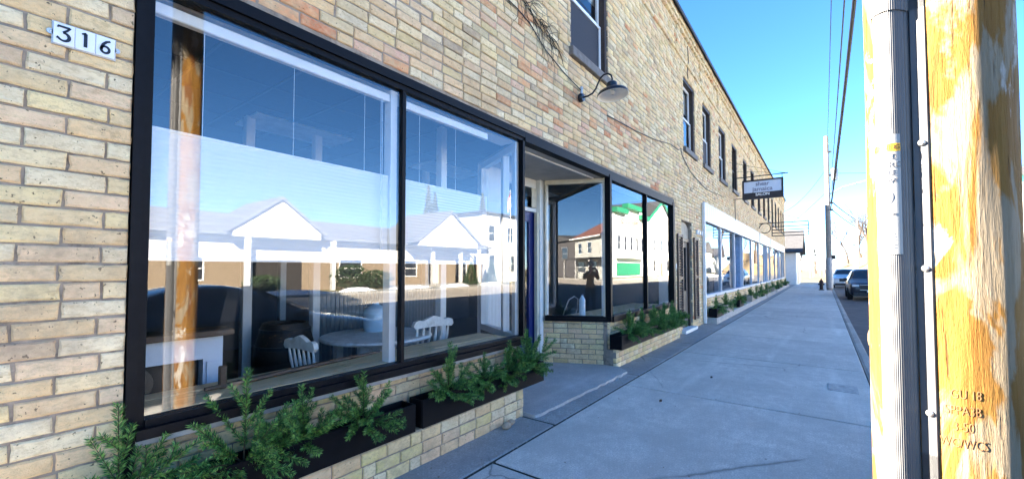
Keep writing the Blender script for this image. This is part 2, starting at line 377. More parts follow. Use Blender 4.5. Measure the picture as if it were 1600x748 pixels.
BR = []          # every brick: (O, u, n, u0, u1, z0, z1, proud, colour, parent part)
def n2(x, y, s=1.0, o=0.0):
    x = x*s+o; y = y*s-o
    return .5+.25*math.sin(x*1.7+1.3*math.sin(y*1.1+o))+.25*math.sin(y*2.3+1.7*math.sin(x*.9+2))
CREAM = [(.85, .60, .30), (.87, .68, .39), (.81, .53, .26), (.87, .72, .47), (.84, .64, .31), (.78, .51, .28), (.88, .75, .51), (.83, .55, .34)]
def bcol(x, z, wallside=True):
    c = random.choice(CREAM)
    if wallside:
        red = 0
        if 3.0 < z < 4.7 and x < 9: red = .95*max(0, n2(x, z*1.6, 1.0, .7)-.36)*1.9*(1 if z < 4.1 else .35)*(1 if x < 6 else .5)
        elif x > .9: red = .03
        if random.random() < red: c = random.choice([(.60, .20, .09), (.66, .28, .13), (.76, .38, .19), (.72, .42, .30)])
        elif random.random() < (.07 if z > 3 else .0): c = random.choice([(.46, .35, .24), (.40, .30, .21), (.56, .46, .28)])
        elif z > 3 and random.random() < .25: c = tuple(v*.82 for v in c)
        elif z < 3 and random.random() < .07: c = (.66, .45, .28)
    else:
        if random.random() < .3: c = random.choice([(.80, .66, .27), (.84, .69, .33), (.72, .56, .26), (.84, .70, .42)])
    if c in CREAM: c = tuple(.75*v+.25*w for v, w in zip(c, (.84, .64, .38)))
    f = random.uniform(.92, 1.07); return tuple(min(.88, v*f) for v in c)
def brick_wall(O, u, n, u0, u1, z0, z1, opens, part, L=.258, H=.083, j=.0115, proud=None, side=True, off=0.0, row0=0):
    O = Vector(O); u = Vector(u).normalized(); n = Vector(n).normalized()
    k = 0
    while z0+k*H < z1-.02:
        a0 = z0+k*H; a1 = min(a0+H-j, z1); zc = (a0+a1)/2
        st = u0+off-((k+row0) % 2)*L/2-L+random.uniform(-.012, .012)
        e = st
        while e < u1:
            ln = L*(1 if random.random() > .06 else .5)
            s0, s1 = max(u0, e), min(u1, e+ln-j); e += ln
            seg = [(s0, s1)]
            for o in opens:
                if o[2]-.02 < zc < o[3]:
                    ns = []
                    for p, q in seg:
                        if q <= o[0] or p >= o[1]: ns.append((p, q)); continue
                        if p < o[0]: ns.append((p, o[0]-.002))
                        if q > o[1]: ns.append((o[1]+.002, q))
                    seg = ns
            for p, q in seg:
                if q-p < .03: continue
                pr = (proud(.5*(p+q), zc) if proud else 0)
                BR.append((O, u, n, p, q, a0, a1, pr+random.uniform(-.006, .004)*(1.4 if zc > 3.1 else .6), bcol(p, zc, side), part))
        k += 1
PIL = [.4+k*2.45 for k in range(19)]
def fproud(x, z):
    if z > 7.5: return .10
    if z > 7.40: return .06
    if 6.70 < z < 6.80: return .035
    if z >= 6.80 and any(p < x < p+.38 for p in PIL): return .035
    return .0
brick_wall((0, D, 0), (1, 0, 0), (0, -1, 0), S0, END, 0.0, TOP, OPEN, wall, proud=fproud)
# left and right end walls and back, roof, floors, coping
b = MB(); b.box(S0, S0+.25, D+.302, 16, -.1, TOP-.1); b.box(END-.25, END, D+.302, 16, -.1, TOP-.1); b.box(S0, END, 16, 16.25, -.1, TOP-.1)
b.build('side_wall', mat('common_brick', (.42, .32, .2), .9, .3, 6, bumps=.4), bld)
box('roof', mat('roof_felt', (.08, .08, .08), .9), bld, S0+.25, END-.25, D+.3, 16, 7.1, 7.2)
b = MB(); b.box(S0-.04, END+.04, D-.15, D+.32, TOP, TOP+.035); b.box(S0-.04, END+.04, D-.17, D-.15, TOP-.05, TOP+.04)
b.build('coping', mat('coping_metal', (.05, .045, .045), .6, .3), bld)
box('upper_floor', interior, bld, S0+.26, END-.26, D+.31, 15.9, 3.56, 3.7)
# ---- upper windows
scrm = mat('insect_screen', (.035, .036, .045), .75, .1, 30)
whitesash = mat('white_sash', (.80, .80, .80), .4, .04)
for i, (a, e) in enumerate(UW):
    z0, z1 = UZ
    far = i > 6
    fr = MB()
    for q in ((a, a+.07, z0, z1), (e-.07, e, z0, z1), (a+.07, e-.07, z1-.09, z1), (a+.07, e-.07, z0, z0+.05)):
        fr.box(q[0], q[1], D+.03, D+.28, q[2], q[3])
    f = fr.build('window', brownp, bld)
    sm = whitesash if i in (0, 1, 2, 3) else brownp
    mid = z0+.86
    b = MB(); y0, y1 = D+.13, D+.17
    for q in ((a+.07, a+.12, mid, z1-.09), (e-.12, e-.07, mid, z1-.09), (a+.12, e-.12, z1-.15, z1-.09), (a+.12, e-.12, mid, mid+.05)): b.box(q[0], q[1], y0, y1, q[2], q[3])
    b.build('upper_sash', sm, f)
    b = MB(); y0, y1 = D+.10, D+.14
    for q in ((a+.07, a+.12, z0+.05, mid), (e-.12, e-.07, z0+.05, mid), (a+.12, e-.12, z0+.05, z0+.11), (a+.12, e-.12, mid-.045, mid-.002)): b.box(q[0], q[1], y0-.002, y1-.002, q[2], q[3])
    b.build('lower_sash', sm, f)
    box('pane', glass2, f, a+.12, e-.12, D+.146, D+.152, mid+.05, z1-.15)
    if i in (0, 2): box('insect_screen', scrm, f, a+.12, e-.12, D+.115, D+.12, z0+.11, mid-.045)
    else: box('pane', glass2, f, a+.12, e-.12, D+.115, D+.121, z0+.11, mid-.045)
    box('blind', mat('roller_blind', (.55, .55, .52), .8), f, a+.08, e-.08, D+.215, D+.22, mid+.1+.5*random.random(), z1-.1)
    box('sill', mat('sill_grey', (.16, .14, .125), .7, .25, 12), f, a-.05, e+.05, D-.06, D+.11, z0-.13, z0-.001, .008)

# ---- the black storefront frame (one window with its panes), head over the entrance, second window
shop = MB()
shop.box(.53, .57, D-.012, D+.10, .28, 3.11); shop.box(.57, .605, D+.008, D+.09, .70, 3.0)
shop.box(.565, 3.9, D-.02, D+.11, 3.04, 3.11); shop.box(.605, 3.9, D+.0, D+.10, 3.0, 3.04)
shop.box(.565, 3.93, D-.05, D+.11, .715, .765); shop.box(.605, 3.9, D-.01, D+.09, .765, .80)
shop.box(2.185, 2.217, D+.006, D+.06, .80, 3.0); shop.box(3.862, 3.90, D-.012, D+.05, .80, 3.0)
win1 = shop.build('storefront_window', blackp, bld)
box('pane', glass, win1, .605, 2.185, D+.03, D+.037, .80, 3.0)
box('pane', glass, win1, 2.217, 3.862, D+.03, D+.037, .80, 3.0)
box('inner_mullion', whitep, win1, 2.12, 2.18, D+.075, D+.16, .80, 3.0)
b = MB(); b.box(.50, 3.88, D+.12, D+.32, 3.0, 3.56); b.box(.5, .58, D+.12, D+.32, .8, 3.0); b.build('inner_lining', whitep, win1)
# bulkhead below the glass with its brick ledge
bh = box('bulkhead', mortar, bld, .50, 3.78, D+.072, D+.25, -.05, .715)
brick_wall((0, D+.062, 0), (1, 0, 0), (0, -1, 0), .50, 3.78, .29, .70, [], bh, side=False)
box('sill_ledge', concm, bh, .55, 3.80, D-.005, D+.07, .672, .714, .006)
lg = box('brick_ledge', mortar, bld, .46, 3.675, 2.592, D+.07, -.05, .268)
brick_wall((0, 2.582, 0), (1, 0, 0), (0, -1, 0), .46, 3.68, -.01, .28, [], lg, side=False, L=.215, H=.095)
brick_wall((3.682, 2.582, 0), (0, 1, 0), (1, 0, 0), .0, .2, -.01, .28, [], lg, side=False, L=.215, H=.095)
b = MB()
x = .47
while x < 3.66:
    b.bbox(x, min(3.68, x+.20), 2.585, D+.06, .262, .282+random.uniform(-.003, .003), .006); x += .212
b.build('cap_bricks', mat('cap_brick', (.50, .40, .26), .9, .3, 7, bumps=.5, dirt=(.25, .2, .14)), lg, kind='stuff')
# black head band over entrance and second window
b = MB(); b.box(3.902, 9.86, D-.02, D+.11, 3.045, 3.11); b.box(3.902, 6.24, D-.02, D+.10, 3.0, 3.045)
b.build('entrance_head', blackp, bld)
w2 = MB()
w2.box(6.24, 6.31, D-.03, D+.06, .72, 3.045); w2.box(9.74, 9.86, D-.03, D+.10, .1, 3.045); w2.box(6.31, 9.74, D-.02, D+.09, 2.97, 3.045)
w2.box(6.31, 9.74, D-.05, D+.10, .70, .79); w2.box(8.0, 8.045, D-.012, D+.06, .79, 2.97)
win2 = w2.build('storefront_window', blackp, bld)
box('pane', glass, win2, 6.31, 8.0, D+.03, D+.037, .79, 2.97); box('pane', glass, win2, 8.045, 9.74, D+.03, D+.037, .79, 2.97)
b = MB(); b.box(6.31, 6.38, D+.06, D+.16, .79, 2.97); b.box(9.70, 9.86, D+.11, D+.3, .0, 3.5); b.box(6.5, 9.7, D+.12, D+.3, 2.97, 3.56); b.build('inner_lining', whitep, win2)
bh2 = box('bulkhead', mortar, bld, 6.26, 9.86, D+.052, D+.2, -.05, .70)
brick_wall((0, D+.042, 0), (1, 0, 0), (0, -1, 0), 6.30, 9.86, .28, .70, [], bh2, side=False)
lg2 = box('brick_ledge', mortar, bld, 6.26, 9.85, 2.622, D+.05, -.05, .27)
brick_wall((0, 2.612, 0), (1, 0, 0), (0, -1, 0), 6.25, 9.86, -.01, .29, [], lg2, side=False, L=.215)
# splayed side window of the entrance
P0 = Vector((6.30, D+.03, 0)); tt = Vector((-.43, .903, 0)).normalized(); nn = Vector((-tt.y, tt.x, 0))
MS = frameM(P0, tt, (0, 0, 1))             # local x along the glass, local y out to the street
sp = MB(); sp.box(-.01, .055, -.10, .03, .70, 3.0, MS); sp.box(.055, 1.02, -.09, .035, .70, .785, MS); sp.box(-.02, 1.02, .0351, .05, .70, .75, MS)
win3 = sp.build('entrance_side_window', blackp, bld)
box('pane', glass, win3, .085, 1.0, -.03, -.023, .785, 2.93, M=MS)
box('wood_strip', creamp, win3, .055, .085, -.06, .01, .785, 2.93, M=MS)
b = MB(); b.box(.055, 1.02, -.06, .02, 2.93, 2.998, MS); b.box(1.0, 1.02, -.06, .02, .785, 2.93, MS); b.build('top_rail', creamp, win3)
bh3 = box('bulkhead', mortar, bld, .0, 1.05, -.15, -.01, 0, .70, M=MS)
brick_wall(P0, tt, nn, -.02, 1.05, 0.02, .70, [], bh3, side=False, L=.23, H=.081)
# door, its frame, transom and soffit
ent = MB()
ent.box(5.76, 6.02, 3.70, 3.86, .056, 3.0); ent.box(4.40, 4.84, 3.76, 3.86, .056, 3.0); ent.box(4.84, 5.76, 3.78, 3.86, 2.86, 3.0); ent.box(4.84, 5.76, 3.78, 3.86, 2.47, 2.53)
entr = ent.build('entrance_frame', whitep, bld)
b = MB(); b.box(5.70, 5.757, 3.72, 3.775, .06, 2.46); b.box(5.62, 5.757, 3.765, 3.778, 2.54, 2.85); b.build('moulding', creamp, entr)
box('transom_pane', glass, entr, 4.9, 5.6, 3.81, 3.816, 2.53, 2.86)
db = MB(); db.box(4.86, 4.98, 3.80, 3.845, .08, 2.46); db.box(5.58, 5.74, 3.80, 3.845, .08, 2.46); db.box(4.98, 5.58, 3.80, 3.845, 2.30, 2.46); db.box(4.98, 5.58, 3.80, 3.845, .08, .40)
door = db.build('door', bluep, bld)
box('pane', glass, door, 4.98, 5.58, 3.82, 3.826, .40, 2.30)
b = MB()
for z in (2.2, 1.25, .3): b.box(5.735, 5.765, 3.775, 3.80, z-.05, z+.05)
b.build('hinge', darkm, door)
b = MB(); b.tube([(4.93, 3.80, 1.05), (4.93, 3.74, 1.05), (5.03, 3.735, 1.05)], .011); b.build('handle', darkm, door)
sof = MB().prism([(3.88, D+.10), (6.26, D+.10), (5.88, 3.70), (5.88, 3.86), (4.40, 3.86), (3.9, D+.12)], 2, 3.001, 3.03).build('soffit', mat('soffit_paint', (.42, .40, .36), .7, .12, 4, dirt=(.3, .27, .22)), bld)
MB().quad((4.1, 2.93, 2.995), (6.1, 2.90, 2.995), (6.1, 2.93, 2.995), (4.1, 2.97, 2.995)).box(4.1, 6.15, 2.93, 2.96, 2.985, 3.0).build('batten', whitep, sof)
# left return of the first window
Q0 = Vector((3.875, D+.05, 0)); qt = Vector((4.42-3.875, 3.78-D-.05, 0)).normalized(); ML = frameM(Q0, qt, (0, 0, 1))
b = MB(); b.box(.02, 1.15, -.04, .04, .72, .80, ML); b.box(.02, 1.15, -.04, .04, 2.92, 3.0, ML); b.box(.02, .11, -.05, .045, .80, 2.92, ML); b.box(.36, .43, -.04, .04, .80, 2.92, ML); b.box(1.08, 1.17, -.05, .05, .8, 2.92, ML)
ret = b.build('entrance_side_window', whitep, bld)
box('pane', glass, ret, .43, 1.08, -.005, .002, .80, 2.92, M=ML); box('pane', glass, ret, .11, .36, -.005, .002, .80, 2.92, M=ML)
box('bulkhead', mortar, bld, .04, 1.15, -.03, .03, -.03, .72, M=ML)

# ---- apartment door with arched panel and louvred shutters
b = MB()
arch = [(10.52, 2.30)]+[(11.02+.5*math.cos(t), 2.52+.20*math.sin(t)) for t in np.linspace(math.pi, 0, 11)]+[(11.52, 2.30)]
b.prism(arch, 1, D+.10, D+.14)
apt = b.build('arched_panel', mat('tan_panel', (.42, .36, .27), .7, .15, 6), bld)
b = MB(); b.box(10.52, 10.60, D+.06, D+.18, 0, 2.30); b.box(11.44, 11.52, D+.06, D+.18, 0, 2.30); b.box(10.60, 11.44, D+.06, D+.18, 2.22, 2.30)
ad = b.build('apartment_door', brownp, bld)
b = MB(); b.box(10.60, 11.44, D+.10, D+.15, .05, .98); b.box(10.60, 10.74, D+.10, D+.15, .98, 2.22); b.box(11.30, 11.44, D+.10, D+.15, .98, 2.22); b.box(10.74, 11.30, D+.10, D+.15, 2.08, 2.22)
b.build('door_leaf', mat('dark_door', (.05, .045, .045), .5), ad)
box('pane', glass, ad, 10.74, 11.30, D+.12, D+.126, .98, 2.08)
box('threshold', whitep, ad, 10.45, 11.6, D-.10, D+.1, -.02, .07, .006)
slatm = mat('shutter_brown', (.085, .055, .042), .55, .25, 9)
for a in (10.08, 11.62):
    zlo, zhi = .22, 2.36
    b = MB(); b.box(a, a+.05, D-.045, D-.004, zlo, zhi); b.box(a+.37, a+.42, D-.045, D-.004, zlo, zhi)
    for z in (zlo, (zlo+zhi)/2, zhi-.07): b.box(a+.05, a+.37, D-.043, D-.006, z, z+.07)
    sh = b.build('shutter', slatm, bld)
    for k in range(32):
        z = zlo+.09+k*.063
        if z > zhi-.1 or abs(z+.02-(zlo+zhi)/2-.03) < .06: continue
        M = Matrix.Translation((a+.21, D-.026, z+.02)) @ Matrix.Rotation(R(38), 4, 'X')
        box('slat', slatm, sh, -.16, .16, -.005, .005, -.026, .026, M=M)
box('doorbell', whitep, bld, 9.93, 9.98, D-.03, D-.004, 1.55, 1.66, .004)
for a in (11.93, 12.2, 12.45): box('meter_plate', whitep, bld, a, a+.09, D-.05, D-.004, 2.46, 2.58, .006)
box('downpipe', whitep, bld, 12.62, 12.70, D-.09, D-.01, .02, 3.4, .01)

# ---- the white-fronted storefronts further on
bandm = mat('white_band', (.62, .62, .61), .45, .04, 4, dirt=(.62, .6, .55))
def storefront(s0, s1, muls, recess, planters=True):
    root = box('sign_band', bandm, bld, s0, s1, D-.02, D+.12, 2.90, 3.45)
    k = s0
    while k < s1-.02:
        box('panel', bandm, root, k+.004, min(s1, k+.30)-.004, D-.045, D-.0205, 2.90, 3.45, .006); k += .30
    cuts = [s0]+list(muls)+[s1]
    b = MB()
    for m in cuts: b.box(max(s0, m-.035), min(s1, m+.035), D-.0, D+.10, .78, 2.9)
    b.box(s0, s1, D-.03, D+.11, .70, .78)
    f = b.build('storefront_window', mat('pale_frame', (.62, .65, .70), .4, .06), bld)
    for p, q in zip(cuts, cuts[1:]):
        if recess and abs((p+q)/2-recess) < .5*(q-p):
            e = box('recessed_door', mat('slate_blue', (.02, .035, .09), .4, .2), bld, p+.05, q-.05, D+.75, D+.8, .1, 2.88)
            box('pane', glass, e, p+.25, q-.25, D+.74, D+.746, .5, 2.6)
            b = MB(); b.box(p+.0355, p+.06, D+.1, D+.75, 0, 2.9); b.box(q-.06, q-.0355, D+.1, D+.75, 0, 2.9); b.build('door_cheek', mat('pale_blue', (.30, .42, .60), .5), e)
            continue
        box('pane', glass, f, p+.035, q-.035, D+.04, D+.047, .78, 2.9)
    bk = box('bulkhead', mortar, bld, s0, s1, D-.0, D+.2, -.05, .70)
    brick_wall((0, D-.01, 0), (1, 0, 0), (0, -1, 0), s0, s1, .02, .70, [], bk, side=False)
    box('stone_ledge', concm, bk, s0, s1, 2.40, D-.02, -.05, .16, .01)
    b = MB(); b.box(s0, s1, 7.9, 8.0, 0, 3.5); b.box(s0-.2, s0-.1, D+.3, 8, 0, 3.5); b.box(s1+.1, s1+.2, D+.3, 8, 0, 3.5); b.box(s0, s1, D+.32, 7.9, 3.30, 3.35); b.box(s0, s1, D+.2, 7.9, -.02, .06)
    b.build('shop_interior', mat('shop_interior', (.34, .33, .33), .8), bld)
storefront(12.85, 25.6, (15.4, 18.1, 20.1, 22.8), 19.1)
storefront(26.05, 31.5, (28.2, 29.9), 29.0)
storefront(32.0, 43.6, (35, 37.6, 39.0, 41.4), 38.3)

# ---- the room behind the black storefront
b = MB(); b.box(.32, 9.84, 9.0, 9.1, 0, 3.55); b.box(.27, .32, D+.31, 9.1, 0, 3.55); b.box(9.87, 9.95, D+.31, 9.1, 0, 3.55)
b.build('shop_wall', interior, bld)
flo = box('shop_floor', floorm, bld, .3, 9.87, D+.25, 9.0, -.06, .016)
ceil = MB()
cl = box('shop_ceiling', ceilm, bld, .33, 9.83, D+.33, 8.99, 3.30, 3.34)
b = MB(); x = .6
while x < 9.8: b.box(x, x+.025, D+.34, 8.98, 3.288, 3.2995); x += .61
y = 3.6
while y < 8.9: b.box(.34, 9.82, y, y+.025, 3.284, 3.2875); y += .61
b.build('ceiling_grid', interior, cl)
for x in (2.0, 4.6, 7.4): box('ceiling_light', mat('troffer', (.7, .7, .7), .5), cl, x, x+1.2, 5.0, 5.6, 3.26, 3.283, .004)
b = MB()
for x, y in ((1.98, 5.2), (2.78, 5.2), (3.55, 3.7), (5.0, 5.6), (3.2, 7.0)): b.box(x, x+.09, y, y+.09, .05, 3.28)
b.build('post', whitep, bld)
cor = MB(); n = 150
for k in range(n+1):
    x = 2.82+k*.0155; y = 5.26+.012*math.cos(k*math.pi/2.0)
    cor.v += [(x, y, .05), (x, y, 1.24)]
for k in range(n): i = k*2; cor.f.append((i, i+2, i+3, i+1)); cor.mi.append(0)
o = cor.build('corrugated_panel', mat('corrugated_steel', (.22, .23, .24), .4, .1, 6, metal=.5), bld)
o.modifiers.new('s', 'SOLIDIFY').thickness = .003

# ================================================================ fir greens in black planter boxes
def needles_on(acc, p, q, length, dens, r0=.0016, droop=0):
    p = np.array(p, float); q = np.array(q, float); d = q-p; L = np.linalg.norm(d)
    if L < 1e-4: return
    d /= L; n = max(6, int(L*dens)); t = rng.random(n); base = p+np.outer(t, q-p)
    a = np.cross(d, [0, 0, 1.0]); a /= (np.linalg.norm(a)+1e-6); b = np.cross(d, a)
    ph = rng.random(n)*2*np.pi; fl = rng.uniform(.7, 1.1, n)
    rad = np.outer(np.cos(ph), a)+np.outer(np.sin(ph)*.75, b)
    dirn = rad*fl[:, None]*1.1+d*rng.uniform(.5, .95, n)[:, None]; dirn /= np.linalg.norm(dirn, axis=1)[:, None]
    ln = length*rng.uniform(.7, 1.15, n)*(1-.35*np.clip((t-.85)/.15, 0, 1))
    side = np.cross(dirn, rng.normal(size=(n, 3))); side /= (np.linalg.norm(side, axis=1)[:, None]+1e-6)
    w = r0*rng.uniform(.8, 1.3, n)
    v = np.empty((n, 4, 3)); v[:, 0] = base; v[:, 1] = base+dirn*(ln*.5)[:, None]+side*w[:, None]
    v[:, 2] = base+dirn*ln[:, None]; v[:, 3] = base+dirn*(ln*.5)[:, None]-side*w[:, None]
    acc.append(v.reshape(-1, 3))
def fast_mesh(name, V, per, m, parent):
    n = len(V)//per; me = bpy.data.meshes.new(name); me.vertices.add(len(V)); me.vertices.foreach_set('co', V.astype(np.float32).ravel())
    me.loops.add(n*per); me.loops.foreach_set('vertex_index', np.arange(n*per, dtype=np.int32))
    me.polygons.add(n); me.polygons.foreach_set('loop_start', np.arange(0, n*per, per, dtype=np.int32))
    me.update(calc_edges=True); me.validate()
    for q in (m if isinstance(m, list) else [m]): me.materials.append(q)
    if isinstance(m, list): me.polygons.foreach_set('material_index', rng.integers(0, len(m), n).astype(np.int32))
    o = bpy.data.objects.new(name, me); COL.objects.link(o); o.parent = parent; return o
def fir(base, boughs, label, group, nl=.038, dens=1000, r0=.0022, near=True, tw=3):
    t = thing('fir_greenery', label, 'fir greenery', group, base); acc = []; st = MB()
    for (dx, dy, dz) in boughs:
        tip = np.array((dx, dy, dz), float); L = np.linalg.norm(tip); mid = tip*.5+np.array((0, -.01, .06*L*(1 if dz < .25 else .2)))
        pts = [(1-s)**2*np.zeros(3)+2*s*(1-s)*mid+s*s*tip for s in np.linspace(0, 1, 7)]
        st.tube([tuple(p) for p in pts], list(np.linspace(.005, .0015, 7)), 5)
        for k in range(1, 6): needles_on(acc, pts[k], pts[k+1], nl, dens, r0)
        d = tip/L; sd = np.cross(d, rng.normal(size=3)*.25+np.array((.2, -.6, .8))); sd /= np.linalg.norm(sd)
        for k in range(tw):
            s = .15+.55*k/tw+random.uniform(0, .06); p = 2*s*(1-s)*mid+s*s*tip; sg = 1 if k % 2 else -1
            ln = L*.62*(1.05-s)*random.uniform(.75, 1.2)
            e = p+(d*.95+sd*sg*.55+np.array((0, 0, random.uniform(-.2, .15)))+rng.normal(size=3)*.12)*ln
            st.tube([tuple(p), tuple((p+e)/2+np.array((0, 0, .004))), tuple(e)], [.0022, .0016, .001], 4)
            needles_on(acc, p, e, nl*.95, dens, r0)
    fast_mesh('needles', np.concatenate(acc), 4, [needle, needle2, needle3], t)
    st.build('stem', twig, t); return t
def planter(x0, x1, y0, y1, z0, z1, label, soil=True, m=boxblk):
    t = thing('planter_box', label, 'planter', 'black planter boxes along the shop front', ((x0+x1)/2, y0, z0))
    cx = (x0+x1)/2; w = .014; hx = (x1-x0)/2; h = z1-z0; dy = y1-y0
    box('front_board', m, t, -hx, hx, 0, w, 0, h, .003); box('back_board', m, t, -hx, hx, dy-w, dy, 0, h, .003)
    box('end_board', m, t, -hx, -hx+w, w+.001, dy-w-.001, 0, h-.002, .003); box('end_board', m, t, hx-w, hx, w+.001, dy-w-.001, 0, h-.002, .003)
    box('soil', mat('potting_soil', (.02, .014, .01), .95, .5, 40, bumps=.8), t, -hx+w+.001, hx-w-.001, w+.001, dy-w-.001, .003, h-.05)
    return t
planter(.30, 2.20, 2.560, 2.725, .286, .500, 'long black planter box under the first pane, nearest the house number')
planter(2.27, 4.06, 2.560, 2.725, .286, .505, 'black planter box under the second pane, ending at the entrance step')
planter(6.20, 9.70, 2.50, 2.70, .294, .515, 'black planter box on the brick ledge beyond the entrance')
G = 'fir greens in the planter boxes'
def auto(n, top, spread, back=.2, seed=0):
    r_ = random.Random(seed); o = [(r_.uniform(-.05, .05), -.01, top), (r_.uniform(-.12, .12), .02, top*.75)]
    for k in range(n):
        a = math.pi+math.pi*(k+r_.uniform(.1, .9))/n if k < n*.75 else r_.uniform(0, math.pi); f = r_.uniform(.75, 1.1)*spread
        o.append((f*math.cos(a), f*math.sin(a)*(.75 if math.sin(a) < 0 else back), r_.choice((-.12, .05, .25, .5, .7))*top*r_.uniform(.8, 1.1)))
    return o
fir((.50, 2.63, .46), [(-.01, 0, .46), (.30, -.06, .22), (.33, -.14, .06), (-.24, -.10, .10), (-.30, -.05, -.03), (.05, -.26, .10), (.18, -.22, -.06), (-.10, -.22, -.02), (-.12, -.14, .20), (.18, .02, .26)], 'fir greenery at the brick pier, leftmost in the long planter', G)
fir((1.02, 2.63, .46), [(.01, 0, .52), (-.26, -.06, .30), (.26, -.08, .28), (.34, -.1, .08), (-.32, -.12, .10), (.03, -.26, .14), (.16, -.24, -.05), (-.16, -.24, -.04), (.30, .0, .18), (-.18, .02, .2), (.10, -.16, .24)], 'fir greenery with one tall upright tip, second from the brick pier', G)
fir((1.36, 2.63, .46), auto(8, .36, .32, seed=3), 'low bushy fir greenery, third from the brick pier', G)
fir((1.78, 2.63, .46), auto(8, .36, .33, seed=11), 'fir greenery at the right end of the long planter', G)
fir((2.62, 2.63, .46), [(.02, 0, .44), (-.24, -.05, .26), (.24, -.05, .24), (.32, -.1, .06), (-.30, -.1, .08), (.05, -.24, -.04), (-.14, -.22, .04), (.16, -.18, .14), (-.06, -.05, .32), (.22, -.2, -.05)], 'fir greenery shaped like a little tree, first in the second planter', G)
fir((3.08, 2.63, .46), auto(8, .28, .30, seed=5), 'fir greenery in the middle of the second planter', G)
fir((3.46, 2.63, .46), auto(9, .34, .32, seed=6), 'fir greenery second from the entrance step', G)
fir((3.82, 2.63, .46), auto(13, .42, .36, seed=8), 'tall dense fir greenery beside the entrance step', G)
for k, (x, lab) in enumerate([(6.75, 'fir greenery at the near end of the planter beyond the entrance'), (7.35, 'fir greenery second from the near end beyond the entrance'), (7.95, 'fir greenery below the middle mullion of the far black window'), (8.6, 'fir greenery second from the far end beyond the entrance'), (9.2, 'fir greenery next to the louvred shutter')]):
    fir((x, 2.60, .46), auto(10, .40, .44, seed=20+k), lab, G, .045, 600, .003, False, 6)
G2 = 'small planters along the white storefronts'
for k, (x, w_, wood) in enumerate([(13.4, .5, 0), (15.0, .6, 1), (17.4, .5, 0), (20.6, .5, 1), (22.6, .6, 1), (24.6, .5, 0), (27.2, .6, 1), (30.6, .6, 1), (34, .6, 0), (37, .6, 1), (41.5, .7, 0)]):
    o = ['nearest to the louvred shutters', 'second from the louvred shutters', 'third from the louvred shutters', 'fourth from the louvred shutters', 'fifth from the louvred shutters', 'sixth from the louvred shutters', 'under the second white band', 'at the end of the second white band', 'first under the last white band', 'in the middle of the last white band', 'at the far corner of the building'][k]
    p = planter(x-w_, x+w_, 2.41, 2.62, .162, .42, ('black' if not wood else 'pale wooden')+' planter on the stone ledge, '+o, m=boxblk if not wood else mat('pale_plank', (.34, .29, .23), .8, .2, 12)); p['group'] = G2
    fir((x-.2*w_, 2.52, .36), auto(9, .42, .45, seed=40+k), 'fir greenery in the small planter '+o, G2, .05, 200, .005, False, 5)

# ================================================================ house number plaque
pq = thing('house_number', 'white tile house number 316 on the brick pier', 'house number', None, (.353, D-.012, 2.592))
b = MB(); b.box(-.104, .104, -.002, .01, -.051, .051); b.build('backing', mat('plaque_metal', (.5, .5, .5), .5, .1, 9, metal=.5), pq)
for x in (-.108, .108):
    MB().lathe([(0, 0), (.012, 0), (.012, .004), (.005, .004), (.004, .007), (0, .008)], (0, 0, 0), 14, Matrix.Translation((x, .002, 0)) @ Matrix.Rotation(R(90), 4, 'X')).build('screw_ear', galv, pq)
digm = mat('digit_ink', (.008, .010, .02), .35, .2, 30)
def stroke(b, pts, ws, y=-.0115, th=.0015):
    pts = [Vector((p[0], p[1])) for p in pts]; L = []; Rr = []
    for k, p in enumerate(pts):
        d = (pts[min(k+1, len(pts)-1)]-pts[max(0, k-1)]).normalized(); n = Vector((-d.y, d.x)); w_ = ws[k] if hasattr(ws, '__len__') else ws
        L.append(p+n*w_/2); Rr.append(p-n*w_/2)
    for k in range(len(pts)-1):
        q = [L[k], L[k+1], Rr[k+1], Rr[k]]; b.prism([(v.x, v.y) for v in q], 1, y, y+th)
tiles = []
for k in range(3):
    o = box('tile', mat('porcelain', (.80, .80, .82), .15, .03, 5, spec=.6), pq, -.100+k*.0672, -.100+k*.0672+.0655, -.009, -.003, -.047, .047, .002); tiles.append(o)
b = MB(); stroke(b, [(-.087, .024), (-.086, .031), (-.050, .031)], [.007, .009, .009]); stroke(b, [(-.048, .033), (-.058, .018), (-.070, .006)], [.007, .008, .009])
stroke(b, [(-.071, .004)]+[(-.069+.018*math.cos(a), -.013+.018*math.sin(a)) for a in np.linspace(R(80), R(-150), 12)]+[(-.090, -.020)], [.007]+[.009, .010, .011, .012, .012, .012, .011, .010, .009, .008, .008, .009]+[.011]); b.build('digit', digm, tiles[0])
b = MB(); stroke(b, [(.0005, .031), (.0005, -.031)], .012); stroke(b, [(-.012, .026), (.003, .032)], [.006, .010]); b.build('digit', digm, tiles[1])
b = MB(); stroke(b, [(.066+.014*math.cos(a), -.014+.0155*math.sin(a)) for a in np.linspace(R(0), R(360), 25)], .010)
stroke(b, [(.083, .030), (.070, .024), (.059, .010), (.0535, -.006), (.053, -.016)], [.008, .010, .011, .011, .010]); b.build('digit', digm, tiles[2])

